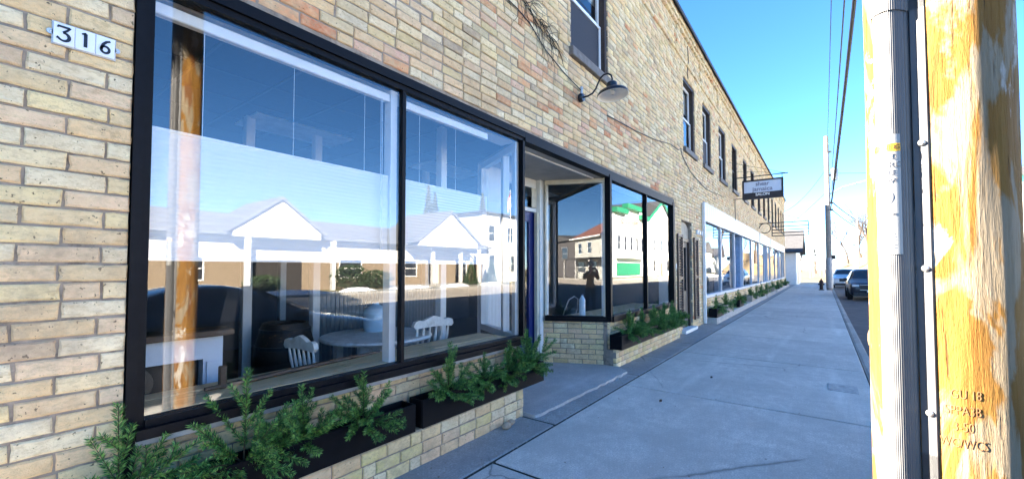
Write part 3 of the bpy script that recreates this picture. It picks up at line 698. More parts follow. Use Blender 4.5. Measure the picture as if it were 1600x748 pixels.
# ================================================================ gooseneck lamp, wires and dry vines on the wall
lamp = thing('wall_lamp', 'black gooseneck barn lamp with white inside, below the upper window', 'lamp', None, (5.27, D, 3.95))
blk = mat('lamp_black', (.008, .009, .016), .3, .2, 9, coat=.3)
RX = Matrix.Rotation(R(90), 4, 'X')
MB().lathe([(0, 0), (.058, 0), (.062, .03), (.05, .055), (.02, .062), (0, .062)], (0, 0, 0), 20, Matrix.Translation((0, -.004, 0)) @ RX).build('wall_plate', blk, lamp, smooth=40)
arm = [(0, -.05, 0), (0, -.13, .0), (0, -.20, .02), (0, -.25, .07), (0, -.285, .14), (0, -.32, .20), (0, -.37, .235), (0, -.43, .235), (0, -.475, .20), (0, -.49, .15), (0, -.49, .09)]
MB().tube(arm, .0125, 10).build('gooseneck', blk, lamp, smooth=True)
TL = Matrix.Translation((0, -.49, 0)) @ Matrix.Rotation(R(-6), 4, 'X')
pr = [(.0, .10), (.058, .10), (.07, .085), (.07, .02), (.085, .0), (.15, -.012), (.19, -.035), (.205, -.06), (.207, -.085), (.200, -.085), (.196, -.06), (.18, -.042), (.14, -.022), (.06, -.008), (0, -.006)]
b = MB(); b.lathe(pr[:9], (0, 0, 0), 32, TL, False); b.build('shade', blk, lamp, smooth=35)
b = MB(); b.lathe(pr[8:], (0, 0, 0), 32, TL, False); b.build('reflector', mat('enamel_white', (.88, .86, .82), .35, .04), lamp, smooth=35)
MB().lathe([(0, -.07), (.02, -.065), (.03, -.045), (.025, -.015), (.015, -.006), (0, -.006)], (0, 0, 0), 14, TL).build('bulb', mat('bulb_glass', (.8, .8, .76), .1), lamp, smooth=True)
MB().lathe([(.016, 0), (.016, .07), (.022, .072), (.022, .10), (.012, .11)], (0, -.03, .05), 12).build('conduit_fitting', galv, lamp)
def wallcurve(name, pts, r, m, label, cat):
    o = MB().tube(pts, r, 6).build(name, m); tag(o, label, cat); return o
vm = mat('vine_bark', (.05, .038, .028), .9, .4, 20)
def ypl(x, z, o=.012): return (x, D-o, z)
wallcurve('cable', [ypl(2.0, 4.85), ypl(2.7, 4.66), ypl(3.3, 4.5), ypl(3.75, 4.47), ypl(4.0, 4.42), ypl(4.35, 4.25), ypl(4.8, 4.14), ypl(5.27, 4.05, .03)], .006, darkm, 'thin dark cable running along the bricks to the barn lamp', 'cable')
wallcurve('cable', [ypl(6.2, 3.98), ypl(7.4, 4.06), ypl(8.6, 4.18), ypl(9.6, 4.34), ypl(10.3, 4.36), ypl(10.5, 4.45), ypl(10.62, 4.30), ypl(11.4, 4.04), ypl(13.2, 3.86), ypl(16, 4.02)], .008, darkm, 'dark cable looping along the wall beyond the barn lamp', 'cable')
wallcurve('cable', [ypl(11.3, 7.3), ypl(11.35, 6.9), ypl(11.2, 6.55), ypl(11.3, 6.45)], .01, darkm, 'short cable hanging from the cornice above the second window', 'cable')
vine = thing('dry_vine', 'leafless dark vine clinging to the bricks left of the upper window', 'vine', None, (3.6, D, 4.4))
for k in range(60):
    b = MB(); x, z = random.uniform(-.6, .9), 0; z = .36-.42*x*.9+random.gauss(0, .06); a = random.uniform(-1.2, .3); p = [(x, -.012, z)]
    for j in range(7):
        a += random.uniform(-.6, .6); x += .07*math.cos(a); z += .07*math.sin(a); p.append((x, -.010-random.random()*.008, z))
    b.tube(p, list(np.linspace(.005, .0015, len(p))), 4); b.build('stem', vm, vine)

# ================================================================ salon sign and empty sign frame
sg = thing('salon_sign', 'hanging salon sign board with white face and dark frame', 'sign', None, (18.0, 1.75, 4.5))
fm = mat('sign_frame', (.03, .022, .022), .5, .2, 10)
b = MB(); b.box(-.06, .06, -.66, .66, -.36, -.30); b.box(-.06, .06, -.66, .66, .30, .36); b.box(-.06, .06, -.66, -.60, -.30, .30); b.box(-.06, .06, .60, .66, -.30, .30); b.build('frame', fm, sg)
box('face', mat('sign_face', (.62, .66, .74), .3, .03), sg, -.045, .045, -.60, .60, -.12, .30); box('lower_band', fm, sg, -.05, .05, -.60, .60, -.30, -.1201)
stx = mat('sign_text_grey', (.22, .22, .28), .5)
for txt, z, size, m, bold in (('shear', .19, .20, stx, .004), ('jamaica', .0, .22, stx, .004), ('SALON', -.20, .14, whitep, .004)):
    text('lettering', txt, size, m, sg, frameM((-.053, 0, z), (0, -1, 0), (-1, 0, 0)), .002, bold)
    text('lettering', txt, size, m, sg, frameM((.053, 0, z), (0, 1, 0), (1, 0, 0)), .002, bold)
b = MB(); b.tube([(0, .97, .50), (0, -.80, .50)], .018, 6); b.tube([(0, -.62, .50), (0, -.62, .36)], .012, 6); b.tube([(0, .55, .50), (0, .55, .36)], .012, 6); b.tube([(0, .97, -.3), (0, .66, -.3)], .012, 6)
b.tube([(0, -.75, .50), (-.9, .97, .95)], .006, 5); b.tube([(0, -.75, .50), (.9, .97, .95)], .006, 5); b.build('bracket', darkm, sg)
MB().tube([(0, .92, -.3), (0, .92, -1.1)], .012, 6).build('drop_chain', darkm, sg)
ef = thing('sign_bracket', 'empty iron sign frame with curl, no board, beyond the salon sign', 'sign frame', None, (26.0, 1.35, 3.62))
b = MB()
for z in (.33, .12, -.05, -.20, -.36): b.tube([(0, .80, z), (0, -.80, z+.01)], .022, 6)
b.tube([(0, -.80, .33), (0, -.80, -.36)], .022, 6); b.tube([(0, .78, .33), (0, .78, -.36)], .022, 6); b.tube([(0, 1.36, .33), (0, .8, .33)], .022, 6)
b.tube([(0, -.8, .38), (0, 1.36, 1.1)], .008, 5); b.build('frame', darkm, ef)
MB().tube([(0, 1.1+.26*math.cos(a), .07+.26*math.sin(a)) for a in np.linspace(0, 5.4, 22)], .02, 6).build('curl', darkm, ef)

# ================================================================ near utility pole with cable guard
PX, PY = 1.571, -.249
def pdisp(a, z): return .0018*math.sin(5*a+1.7*z+math.sin(z*3))+.0014*math.sin(11*a-2.3*z)+.0004*math.sin(23*a+5*z*math.sin(a))
def prad(z): return .1470-.0018*z
up = thing('utility_pole', 'thick yellowish wooden utility pole with grey cable guard, nearest the camera', 'utility pole', None, (PX, PY, 0))
zs_ = list(np.arange(-.3, 3.2, .045))+list(np.arange(3.2, 12.01, .4)); n = 72
b = MB()
for i, z in enumerate(zs_):
    for j in range(n):
        a = 2*math.pi*j/n
        r = prad(z)+pdisp(a, z); b.v.append((r*math.cos(a), r*math.sin(a), z))
for i in range(len(zs_)-1):
    for j in range(n): A = i*n+j; B = i*n+(j+1) % n; b.f.append((A, B, B+n, A+n)); b.mi.append(0)
b.f.append(tuple((len(zs_)-1)*n+j for j in range(n))); b.mi.append(0)
shaft = b.build('shaft', utilw, up, smooth=True)
# burned-in brand lettering, bent round the shaft
burn = mat('branded_mark', (.17, .085, .035), .8, .3, 40)
def wrap(me, az0, off, zc):
    for v in me.vertices:
        z = zc+v.co.y; a = az0+v.co.x/prad(z); r = prad(z)+pdisp(a, z)+off+v.co.z; v.co = (r*math.cos(a), r*math.sin(a), z)
for txt, dz, dx in (('GU 18', .062, .004), ('SPPA3B', .020, -.002), ('3-50', -.022, -.002), ('WC/WCS', -.064, -.002)):
    me = textmesh(txt, .031, .0004, -.0004)
    bm = bmesh.new(); bm.from_mesh(me)
    bmesh.ops.subdivide_edges(bm, edges=bm.edges[:], cuts=1); bm.to_mesh(me); bm.free()
    for v in me.vertices: v.co.x = v.co.x*.62+dx
    wrap(me, R(184), .0009, 1.198+dz*.9); me.materials.clear(); me.materials.append(burn)
    o = bpy.data.objects.new('brand_lettering', me); COL.objects.link(o); o.parent = up
# U-shaped cable guard
GA = R(143.5)
def gprof(t, off=0.0):                      # t 0..pi over the round back of the guard -> (tangential, radial)
    c = math.cos(t); return (-(.027+off)*math.copysign(abs(c)**.75, c), -.004+(.066+off)*max(0, math.sin(t))**.6)
def gp(a, h, z, ga=GA): r = prad(z)+h; c = Vector((math.cos(ga), math.sin(ga))); s_ = Vector((-math.sin(ga), math.cos(ga))); q = c*r+s_*a; return (q.x, q.y, z)
def guard(z0, z1, off, name):
    pts = [(-.048, -.014), (-.048, -.004), (-.038, -.001), (-.031, .002)]
    for k in range(53):
        t = math.pi*k/52; o = off+(.0011 if k % 2 else 0); pts.append(gprof(t, o))
    pts += [(.031, .002), (.040, -.002), (.048, -.004), (.056, -.007), (.056, -.016)]
    b = MB()
    for z in (z0, z1): b.v += [gp(a, h+off*.0, z) for a, h in pts]
    m = len(pts)
    for k in range(m-1): b.f.append((k, k+1, m+k+1, m+k)); b.mi.append(0)
    return b.build(name, mat('grey_pvc', (.10, .10, .102), .42, .06, 14, spec=.4), up)
g1 = guard(1.02, 2.26, 0, 'cable_guard'); g2 = guard(2.20, 4.5, .003, 'cable_guard'); g3 = guard(-.1, 1.10, -.003, 'cable_guard')
for z in (2.28, 1.86, 1.55, 1.20, .95):
    M = Matrix.Translation(gp(.046, -.003, z)) @ Matrix.Rotation(GA, 4, 'Z') @ Matrix.Rotation(R(90), 4, 'Y')
    MB().lathe([(0, 0), (.008, 0), (.008, .003), (.006, .006), (.003, .007), (0, .007)], (0, 0, 0), 10, M).build('bolt', galv, up, smooth=40)
# warning label on the guard
L0, L1, ZB, ZT = R(28), R(150), 1.585, 1.885
def gl(t, z, off): a, h = gprof(t, off); return gp(a, h, z)
b = MB(); n = 24
for k in range(n+1):
    t = L0+(L1-L0)*k/n; b.v += [gl(t, ZB, .0022), gl(t, ZT, .0022)]
for k in range(n): i = 2*k; b.f.append((i, i+2, i+3, i+1)); b.mi.append(0)
lab = b.build('warning_label', mat('label_white', (.28, .28, .27), .4, .02), g1)
def wrap2(me, tc, zc, off=.0032):
    for v in me.vertices: v.co = gl(tc+v.co.x/.040, zc+v.co.y, off+v.co.z)
inkg = mat('label_ink', (.12, .12, .13), .5); inky = mat('label_yellow', (.75, .38, .02), .5)
b = MB()
for k in range(n+1):
    t = L0+(L1-L0)*k/n; b.v += [gl(t, 1.842, .0027), gl(t, 1.862, .0027)]
for k in range(n): i = 2*k; b.f.append((i, i+2, i+3, i+1)); b.mi.append(0)
b.build('yellow_stripe', inky, lab)
tc = R(93)
for txt, z, s_ in (('WARNING', 1.852, .016), ('BURIED', 1.828, .019), ('ELECTRIC', 1.808, .019), ('CABLE', 1.788, .019), ('BELOW', 1.768, .019), ('CALL BEFORE', 1.685, .009), ('YOU DIG', 1.674, .009)):
    me = textmesh(txt, s_, .0003, 0); wrap2(me, tc, z); me.materials.clear(); me.materials.append(inkg if txt != 'WARNING' else burn)
    o = bpy.data.objects.new('lettering', me); COL.objects.link(o); o.parent = lab
b = MB()
def ring(cx, cz, r, w_, m=28, a0=0, a1=2*math.pi):
    for k in range(m):
        q = []
        for (kk, rr) in ((k, r), (k+1, r), (k+1, r-w_), (k, r-w_)):
            a = a0+(a1-a0)*kk/m; q.append(gl(tc+(cx+rr*math.cos(a))/.040, cz+rr*math.sin(a), .0032))
        b.quad(*q)
def bar(x0, z0, x1, z1, w_):
    d = Vector((x1-x0, z1-z0)).normalized(); nx, nz = -d.y*w_/2, d.x*w_/2
    for k in range(4):
        xa, za = x0+(x1-x0)*k/4, z0+(z1-z0)*k/4; xb, zb = x0+(x1-x0)*(k+1)/4, z0+(z1-z0)*(k+1)/4
        b.quad(*[gl(tc+x/.040, z, .0032) for x, z in ((xa+nx, za+nz), (xb+nx, zb+nz), (xb-nx, zb-nz), (xa-nx, za-nz))])
ring(0, 1.728, .021, .003); bar(-.015, 1.742, .015, 1.714, .003); b.build('prohibition_sign', inkg, lab, fix=False); b = MB(); bar(-.008, 1.719, -.008, 1.728, .002); ring(-.002, 1.722, .006, .002, 12, math.pi, 2*math.pi); bar(.0, 1.733, .012, 1.731, .0015)
bar(-.008, 1.652, -.008, 1.662, .0015); bar(.006, 1.652, .006, 1.662, .0015); bar(-.009, 1.662, .007, 1.662, .0015); bar(0, 1.653, 0, 1.662, .0015); ring(-.001, 1.653, .008, .0015, 10, math.pi, 2*math.pi)
for k, z in enumerate((1.637, 1.630, 1.623, 1.616, 1.609, 1.602, 1.596)):
    for q in range(5): bar(-.022+q*.0095, z, -.022+q*.0095+random.uniform(.004, .0085), z, .002)
b.build('fine_print', inkg, lab, fix=False, kind='stuff')
# rusty strap hanging on the street-ward side and overhead gear
b = MB(); a = R(88); r = .139
b.tube([(r*math.cos(a), r*math.sin(a)+.004, z) for z in (1.62, 1.5, 1.40, 1.36)], .003, 6); b.lathe([(0, -.02), (.004, -.012), (.006, 0), (.005, .02), (.002, .03)], (r*math.cos(a), r*math.sin(a)+.006, 1.345), 8)
b.build('ground_wire', mat('rusty_iron', (.10, .06, .035), .8, .4, 30), up)

# ================================================================ things behind the glass
def shade(x0, x1, label, cords):
    t = thing('pleated_shade', label, 'window shade', 'white top-down shades', ((x0+x1)/2, D+.10, 3.0)); h = (x1-x0)/2
    wm = mat('shade_fabric', (.90, .90, .90), .8, .02, 3); b = MB(); z0, z1 = -1.395, -.715; n = 26
    for k in range(n*2+1):
        z = z0+(z1-z0)*k/(n*2); y = .0 if k % 2 else .002; b.v += [(-h, y, z), (h, y, z)]
    for k in range(n*2): i = 2*k; b.f.append((i, i+1, i+3, i+2)); b.mi.append(0)
    if not wm.get('tl'):
        wm['tl'] = 1; T = wm.node_tree; pb = T.nodes['Principled BSDF']; tl = T.nodes.new('ShaderNodeBsdfTranslucent'); tl.inputs[0].default_value = (.85, .86, .86, 1); ms = T.nodes.new('ShaderNodeMixShader'); ms.inputs[0].default_value = .3
        T.links.new(pb.outputs[0], ms.inputs[1]); T.links.new(tl.outputs[0], ms.inputs[2]); T.links.new(ms.outputs[0], [n for n in T.nodes if n.type == 'OUTPUT_MATERIAL'][0].inputs[0])
    o = b.build('fabric', wm, t); o.modifiers.new('s', 'SOLIDIFY').thickness = .002
    box('headrail', whitep, t, -h, h, -.015, .035, -.10, -.035, .006); box('top_rail', whitep, t, -h, h, -.004, .022, -.716, -.70, .003); box('bottom_rail', whitep, t, -h, h, -.004, .022, -1.41, -1.394, .003)
    for c in cords: MB().tube([(c-(x0+x1)/2, .01, -.70), (c-(x0+x1)/2, .01, -.1)], .0016, 5).build('cord', whitep, t)
    return t
s1 = shade(.615, 2.115, 'wide white pleated shade lowered behind the first pane', (.85, 1.36, 1.90))
b = MB(); b.tube([(.655, -.03, -.1), (.655, -.035, -1.35)], .003, 5); b.tube([(.668, -.03, -.1), (.668, -.035, -1.35)], .003, 5); b.build('bead_chain', galv, s1)
shade(2.24, 3.36, 'narrower white pleated shade lowered behind the second pane', (2.45, 2.9))
# display shelf of planks
ds = thing('display_shelf', 'rough wooden plank shelf inside the first window', 'shelf', None, (2.0, 2.965, .757))
for k, (y0, y1) in enumerate(((-.17, -.02), (-.015, .14), (.145, .28))):
    for x0, x1 in ((-1.39, -.35+.2*k), (-.345+.2*k, .75), (.755, 1.72)):
        box('plank', plank, ds, x0, x1, y0, y1, 0, .045+random.uniform(-.004, .004), .004)
tag(MB().tube([(.95, 3.02, .818), (1.15, 3.04, .818), (1.5, 3.08, .82), (1.85, 3.12, .82), (2.3, 3.16, .82)], [.012, .016, .018, .016, .01], 7).build('branch_rail', oldwood), 'dark weathered stick lying along the plank shelf', 'stick')
tag(box('wood_peg', oldwood, None, 1.03, 1.07, 3.02, 3.06, .80, .94, .006), 'short rusty brown post standing on the plank shelf', 'post')
# white mantel with dark shelf
mt = thing('mantelpiece', 'white fireplace mantel with dark shelf, behind the first pane', 'mantelpiece', None, (.9, 3.6, .05))
b = MB(); b.box(-.52, .32, -.06, .06, .86, 1.02); b.box(.20, .32, -.06, .06, 0, .86); b.box(-.52, -.42, -.06, .06, 0, .86); b.box(.22, .30, -.075, -.06, .02, .84); b.build('surround', mat('mantel_white', (.74, .78, .84), .4, .05), mt)
box('shelf', oldwood, mt, -.55, .37, -.14, .10, 1.02, 1.065, .006); box('firebox', mat('hearth', (.03, .03, .03), .8), mt, -.42, .20, .03, .07, 0, .86)
# round table
tb = thing('round_table', 'round weathered white table holding the glass jug', 'table', None, (2.95, 4.10, .05))
MB().lathe([(0, .715), (.60, .715), (.615, .73), (.60, .75), (0, .75)], (0, 0, 0), 48).build('tabletop', agedwhite, tb, smooth=30)
for sx, sy in ((-.33, -.2), (.33, -.25), (-.3, .3), (.3, .3)):
    MB().bbox(sx-.04, sx+.04, sy-.04, sy+.04, 0, .712, .006).build('leg', agedwhite, tb)
b = MB(); b.box(-.29, .29, -.26, -.23, .62, .712); b.box(-.26, .26, .29, .32, .62, .712); b.build('apron', agedwhite, tb)
jg = thing('glass_jug', 'pale blue glass jug standing on the round table', 'jug', None, (3.10, 4.35, .80))
bgm, t_, b_ = nodes('blue_jug_glass'); b_.inputs['Base Color'].default_value = (.62, .80, .92, 1); b_.inputs['Roughness'].default_value = .15; b_.inputs['Transmission Weight'].default_value = .1
MB().lathe([(0, 0), (.12, 0), (.135, .02), (.14, .06), (.14, .22), (.125, .27), (.08, .30), (.045, .315), (.04, .34), (.048, .345), (.0, .345)], (0, 0, 0), 28).build('body', bgm, jg, smooth=35)
b = MB()
for z in (.07, .14, .21): b.lathe([(.140, z-.004), (.1445, z), (.140, z+.004)], (0, 0, 0), 28)
b.build('ridge', bgm, jg, smooth=True)
def chair(label, loc, rz):
    t = thing('spindle_chair', label, 'chair', 'painted spindle-back chairs', loc); t.rotation_euler = (0, 0, rz)
    b = MB(); b.lathe([(0, .43), (.21, .43), (.23, .445), (.225, .465), (.05, .455), (0, .455)], (0, 0, 0), 24); b.build('seat', agedwhite, t, smooth=40)
    for sx in (-1, 1):
        for sy in (-1, 1): MB().tube([(sx*.14, sy*.14, .44), (sx*.17, sy*.17, .25), (sx*.20, sy*.20, 0)], [.018, .023, .013], 8).build('leg', agedwhite, t)
    for k in range(6):
        a = -.2+.4*k/5; MB().tube([(a*.9, .17, .45), (a*.95, .20, .56), (a, .22, .64), (a*1.03, .24, .72), (a*1.05, .26, .84)], [.010, .018, .011, .017, .010], 8).build('spindle', agedwhite, t)
    pts = [(-.27, 0), (-.25, .05), (-.20, .065), (-.14, .055), (-.07, .085), (0, .105), (.07, .085), (.14, .055), (.20, .065), (.25, .05), (.27, 0), (.24, -.03), (.15, -.02), (0, -.015), (-.15, -.02), (-.24, -.03)]
    MB().prism([(x, .86+z) for x, z in pts], 1, .235, .285).build('crest_rail', agedwhite, t)
    return t
chair('white spindle-back chair left of the round table', (2.08, 3.70, .05), R(95)).scale = (.84, .84, .95)
chair('white spindle-back chair right of the round table', (3.36, 3.84, .05), R(172))
oldwood2 = woodmat('barrel_wood', (.035, .02, .012))
br = thing('wooden_barrel', 'dark wooden barrel standing back in the dim shop', 'barrel', None, (2.35, 5.0, .05))
MB().lathe([(0, 0), (.24, 0), (.30, .25), (.315, .45), (.30, .65), (.24, .88), (.22, .88), (.22, .85), (0, .85)], (0, 0, 0), 24).build('staves', oldwood2, br, smooth=40)
b = MB()
for r_, z in ((.262, .08), (.306, .28), (.308, .62), (.262, .80)): b.lathe([(r_, z-.02), (r_+.006, z-.018), (r_+.006, z+.018), (r_, z+.02)], (0, 0, 0), 24)
b.build('hoop', darkm, br)
# behind the splayed window and the far black window
d2 = thing('display_shelf', 'plank display floor behind the entrance side window', 'shelf', None, (7.6, 3.2, .70))
for k in range(4):
    box('plank', plank, d2, -1.25-.08*k, 2.08, -.38+k*.2, -.185+k*.2, 0, .04, .003)
b_o = thing('water_bottle', 'clear plastic water bottle on the display floor by the entrance', 'bottle', None, (6.55, 3.35, .74))
MB().lathe([(0, 0), (.05, 0), (.055, .02), (.055, .20), (.05, .22), (.055, .24), (.05, .28), (.02, .33), (.02, .35), (0, .35)], (0, 0, 0), 18).build('body', bgm, b_o, smooth=40)
MB().lathe([(0, .35), (.023, .35), (.023, .37), (0, .37)], (0, 0, 0), 14).build('cap', bluep, b_o)
def metalchair(label, loc, rz):
    t = thing('wire_chair', label, 'chair', 'bent wire chairs', loc); t.rotation_euler = (0, 0, rz)
    MB().lathe([(0, .44), (.19, .44), (.2, .45), (.19, .46), (0, .46)], (0, 0, 0), 20).build('seat', galv, t)
    MB().tube([(-.19, .05, .45), (-.2, .14, .7), (-.14, .2, .9), (0, .22, .96), (.14, .2, .9), (.2, .14, .7), (.19, .05, .45)], .012, 6).build('back', galv, t)
    for sx in (-1, 1):
        for sy in (-1, 1): MB().tube([(sx*.13, sy*.13, .44), (sx*.2, sy*.2, 0)], .011, 6).build('leg', galv, t)
metalchair('bent wire chair at the near side of the far black window', (7.3, 4.1, .05), R(170)); metalchair('bent wire chair at the far side of the far black window', (8.7, 4.0, .05), R(200))

# ================================================================ street furniture, poles and wires ahead
hy = thing('fire_hydrant', 'dark red fire hydrant standing at the far end of the pavement', 'hydrant', None, (37.4, .12, 0))
redm = mat('hydrant_red', (.022, .008, .007), .5, .25, 12)
MB().lathe([(0, 0), (.17, 0), (.17, .05), (.11, .06), (.11, .52), (.14, .53), (.14, .58), (.12, .64), (.07, .73), (.035, .75), (.035, .82), (0, .82)], (0, 0, 0), 16).build('barrel', redm, hy, smooth=35)
for s_ in (-1, 1): MB().lathe([(0, 0), (.06, 0), (.06, .08), (.045, .1), (0, .1)], (0, 0, 0), 12, Matrix.Translation((0, s_*.09, .42)) @ Matrix.Rotation(R(-90*s_), 4, 'X')).build('side_outlet', redm, hy)
MB().lathe([(0, 0), (.08, 0), (.08, .09), (.06, .11), (0, .11)], (0, 0, 0), 12, Matrix.Translation((-.09, 0, .38)) @ Matrix.Rotation(R(-90), 4, 'Y')).build('front_outlet', redm, hy)
def pole(x, y, h, r, label, arms=True, m=farpole, group='utility poles along the street'):
    t = thing('utility_pole', label, 'utility pole', group, (x, y, 0))
    MB().tube([(0, 0, -.3), (0, 0, h*.5), (0, 0, h)], [r, r*.9, r*.72], 14).build('shaft', m, t, smooth=40)
    if arms:
        box('crossarm', m, t, -.05, .05, -1.1, 1.1, h-.9, h-.78); b = MB()
        for yy in (-1, -.4, .4, 1): b.lathe([(.03, 0), (.045, .05), (.02, .1), (0, .12)], (0, yy, h-.78), 8)
        b.build('insulator', greym, t)
    return t
p2 = pole(37.8, -.36, 11.1, .19, 'tall pale utility pole beside the fire hydrant', False)
MB().lathe([(.21, .15), (.21, 2.3), (.18, 2.32)], (0, 0, 0), 16).build('grey_sleeve', greym, p2)
MB().lathe([(0, 0), (.22, 0), (.23, .06), (.23, .75), (.2, .82), (0, .82)], (.1, -.42, 7.9), 16).build('transformer', greym, p2, smooth=40)
MB().lathe([(0, 0), (.12, 0), (.12, .3), (0, .3)], (0, -.28, 2.2), 12).build('meter', darkm, p2)
b = MB()
for z in (9.9, 8.2, 6.2, 5.7): b.box(-.06, .06, -.30, -.1, z, z+.12)
b.build('cable_bracket', darkm, p2)
sl_ = MB(); sl_.tube([(0, -.15, 6.9), (.1, -.9, 7.35), (.1, -2.2, 7.65), (.1, -3.0, 7.6)], .04, 8); a_ = sl_.build('lamp_arm', greym, p2); box('lamp_head', galv, p2, -.02, .24, -3.5, -2.95, 7.52, 7.64, .03)
wm = mat('cable_black', (.012, .012, .014), .6)
def wire(p, q, sag, r, label, n=14):
    p = Vector(p); q = Vector(q)
    pts = [p.lerp(q, t)-Vector((0, 0, sag*4*t*(1-t))) for t in np.linspace(0, 1, n)]
    tag(MB().tube(pts, r, 6).build('overhead_cable', wm), label, 'cable', 'overhead cables')
wire((37.8, -.56, 6.26), (PX, PY-.42, 8.0), .45, .042, 'thickest of the overhead cables from the near pole')
wire((37.8, -.52, 5.76), (PX, PY-.36, 7.5), .5, .026, 'lowest overhead cable between the near and the far pole')
wire((37.8, -.62, 8.26), (PX, PY-.30, 9.0), .4, .020, 'thin overhead cable above the thickest one')
wire((37.8, -.60, 7.2), (PX, PY-.48, 8.5), .45, .022, 'overhead cable just right of the thickest one')
wire((37.8, -.40, 9.96), (PX, PY-.1, 10.6), .4, .014, 'topmost overhead cable between the near and far pole')
b = MB(); b.box(-.06, .06, -.75, .2, 8.0, 8.1); b.box(-.05, .05, -.6, .0, 7.45, 7.53); b.build('cable_bracket', greym, up)
wire((37.8, -.66, 6.26), (66, -6.5, 6.5), .8, .035, 'overhead cable running on beyond the pale pole to the right')
wire((37.8, -.60, 5.76), (66, -6.6, 5.9), .9, .03, 'lower overhead cable beyond the pale pole to the right')
wire((37.8, -.4, 8.9), (44.9, D+.1, 6.6), .5, .014, 'service wire from the pale pole to the brick building corner')
wire((37.8, -.4, 7.2), (50, 5, 4.3), .4, .012, 'service wire from the pale pole to the white building')
wire((37.8, -.5, 8.4), (40, -20, 8.2), .5, .014, 'wire crossing the road from the pale pole')
wire((60, 14, 7.5), (70, -24, 7.8), .6, .016, 'far wire crossing the street')
far_lab = ['slim pale pole beyond the parked cars, nearest one', 'slim pale pole beyond the parked cars, second', 'slim pole beside the embankment', 'pole with crossarm left of the far street', 'second pole with crossarm far up the street', 'farthest pole with crossarm up the street', 'slim pole close to the white building']
for k, (x, y, h, r, ar) in enumerate([(66, -6.4, 8.0, .14, 0), (84, -4.4, 9.5, .15, 0), (74, -5.0, 5.2, .10, 0), (110, 1.6, 10.5, .2, 1), (135, .6, 11, .2, 1), (160, -.4, 11, .2, 1), (96, 1.9, 6, .13, 0)]):
    pole(x, y, h, r, far_lab[k], bool(ar))
sgn = thing('road_sign', 'small pale sign on a post far up the street', 'sign', None, (98, -.2, 0)); MB().tube([(0, 0, 0), (0, 0, 2.6)], .05, 8).build('post', greym, sgn); box('plate', whitep, sgn, -.06, -.04, -.4, .4, 1.9, 2.7)
# the embankment at the end of the street
b = MB(); nx, ny = 26, 16
for i in range(nx+1):
    for j in range(ny+1):
        x = 122+i*5; y = -2-j*.9; u = min(1, max(0, (-y-2)/9))*min(1, i/4); z = RZ-.05+5.6*u*(1+.25*math.sin(x*.21+y*.3)+.12*math.sin(y*1.1))
        b.v.append((x, y, z))
for i in range(nx):
    for j in range(ny): A = i*(ny+1)+j; b.f.append((A, A+1, A+ny+2, A+ny+1)); b.mi.append(0)
struct(b.build('embankment', drym, smooth=True))
struct(MB().quad((60, 2.4, RZ+.010), (68, 2.4, RZ+.010), (68, 70, RZ+.010), (60, 70, RZ+.010)).build('side_street', asphpale))
struct(MB().quad((47.6, -.6, RZ+.014), (60, -.6, RZ+.014), (60, 2.3, RZ+.014), (47.6, 2.3, RZ+.014)).build('driveway', kerbc))
# white building at the end
wb = thing('white_building', 'small white building with grey roof beyond the brick building', 'building', None, (49.5, 2.1, 0))
sid = mat('white_siding', (.80, .80, .78), .6, .05, 5)
wbw = box('wall', sid, wb, 0, 9, 0, 9, RZ-.1, 3.2)
for k in range(12): box('siding_board', sid, wbw, -.02, -.002, 0, 9, .1+k*.26, .1+k*.26+.25)
rm_ = mat('grey_shingle', (.05, .05, .053), .9, .25, 5)
b = MB(); b.prism([(-.5, 3.2), (4.5, 5.6), (9.5, 3.2), (9.5, 3.05), (4.5, 5.42), (-.5, 3.05)], 1, -.55, 9.6); b.build('roof', rm_, wb)
b = MB(); b.prism([(0, 3.2), (4.5, 5.35), (9, 3.2)], 1, .01, .12); b.build('gable', sid, wb)
box('window', darkm, wb, -.03, -.021, 1.6, 2.6, 1.1, 2.3); box('door', mat('tan_door', (.5, .35, .15), .6), wb, 3, 3.9, -.03, -.002, 0, 2.1)
b = MB(); b.tube([(-.3, -.45, 3.0), (-.3, -.45, 1.2)], .03, 6); b.build('downspout', darkm, wb)

# ================================================================ bare trees, shrubs, evergreens
bark = mat('bark', (.055, .042, .034), .95, .3, 8, bumps=.5)
def bare_tree(loc, h, label, group, seed, fine=4):
    r_ = random.Random(seed); t = thing('bare_tree', label, 'tree', group, loc); tr = MB(); cr = MB()
    def grow(p, d, L, rad, lev):
        pts = [p]; q = p.copy(); dd = d.copy()
        for k in range(3):
            dd = (dd+Vector((r_.uniform(-.2, .2), r_.uniform(-.2, .2), r_.uniform(-.02, .14)))).normalized(); q = q+dd*L/3; pts.append(q.copy())
        (tr if lev == 0 else cr).tube(pts, [rad, rad*.85, rad*.7, rad*.55], 6 if lev < 2 else 3, cap=False)
        if lev >= fine: return
        for k in range(4 if lev < 3 else 3):
            s = r_.uniform(.35, 1); i = min(2, int(s*3)); b0 = pts[i].lerp(pts[i+1], s*3-i)
            nd_ = (dd+Vector((r_.uniform(-1, 1), r_.uniform(-1, 1), r_.uniform(-.1, .7)))*.8).normalized(); grow(b0, nd_, L*r_.uniform(.55, .75), rad*.5, lev+1)
    grow(Vector((0, 0, RZ-.1)), Vector((0, 0, 1)), h*.42, h*.022, 0)
    tr.build('trunk', bark, t, smooth=True); cr.build('crown', bark, t); return t
GT = 'bare trees at the end of the street'
tl = ['bare tree on the embankment, nearest the pole', 'broad bare tree behind the embankment', 'tall bare tree far right of the street end', 'bare tree left of the far street', 'slender bare tree far up the street', 'bare tree behind the white building', 'bare tree at the near foot of the embankment', 'bare tree on the crest beside the street', 'bare tree high on the far embankment']
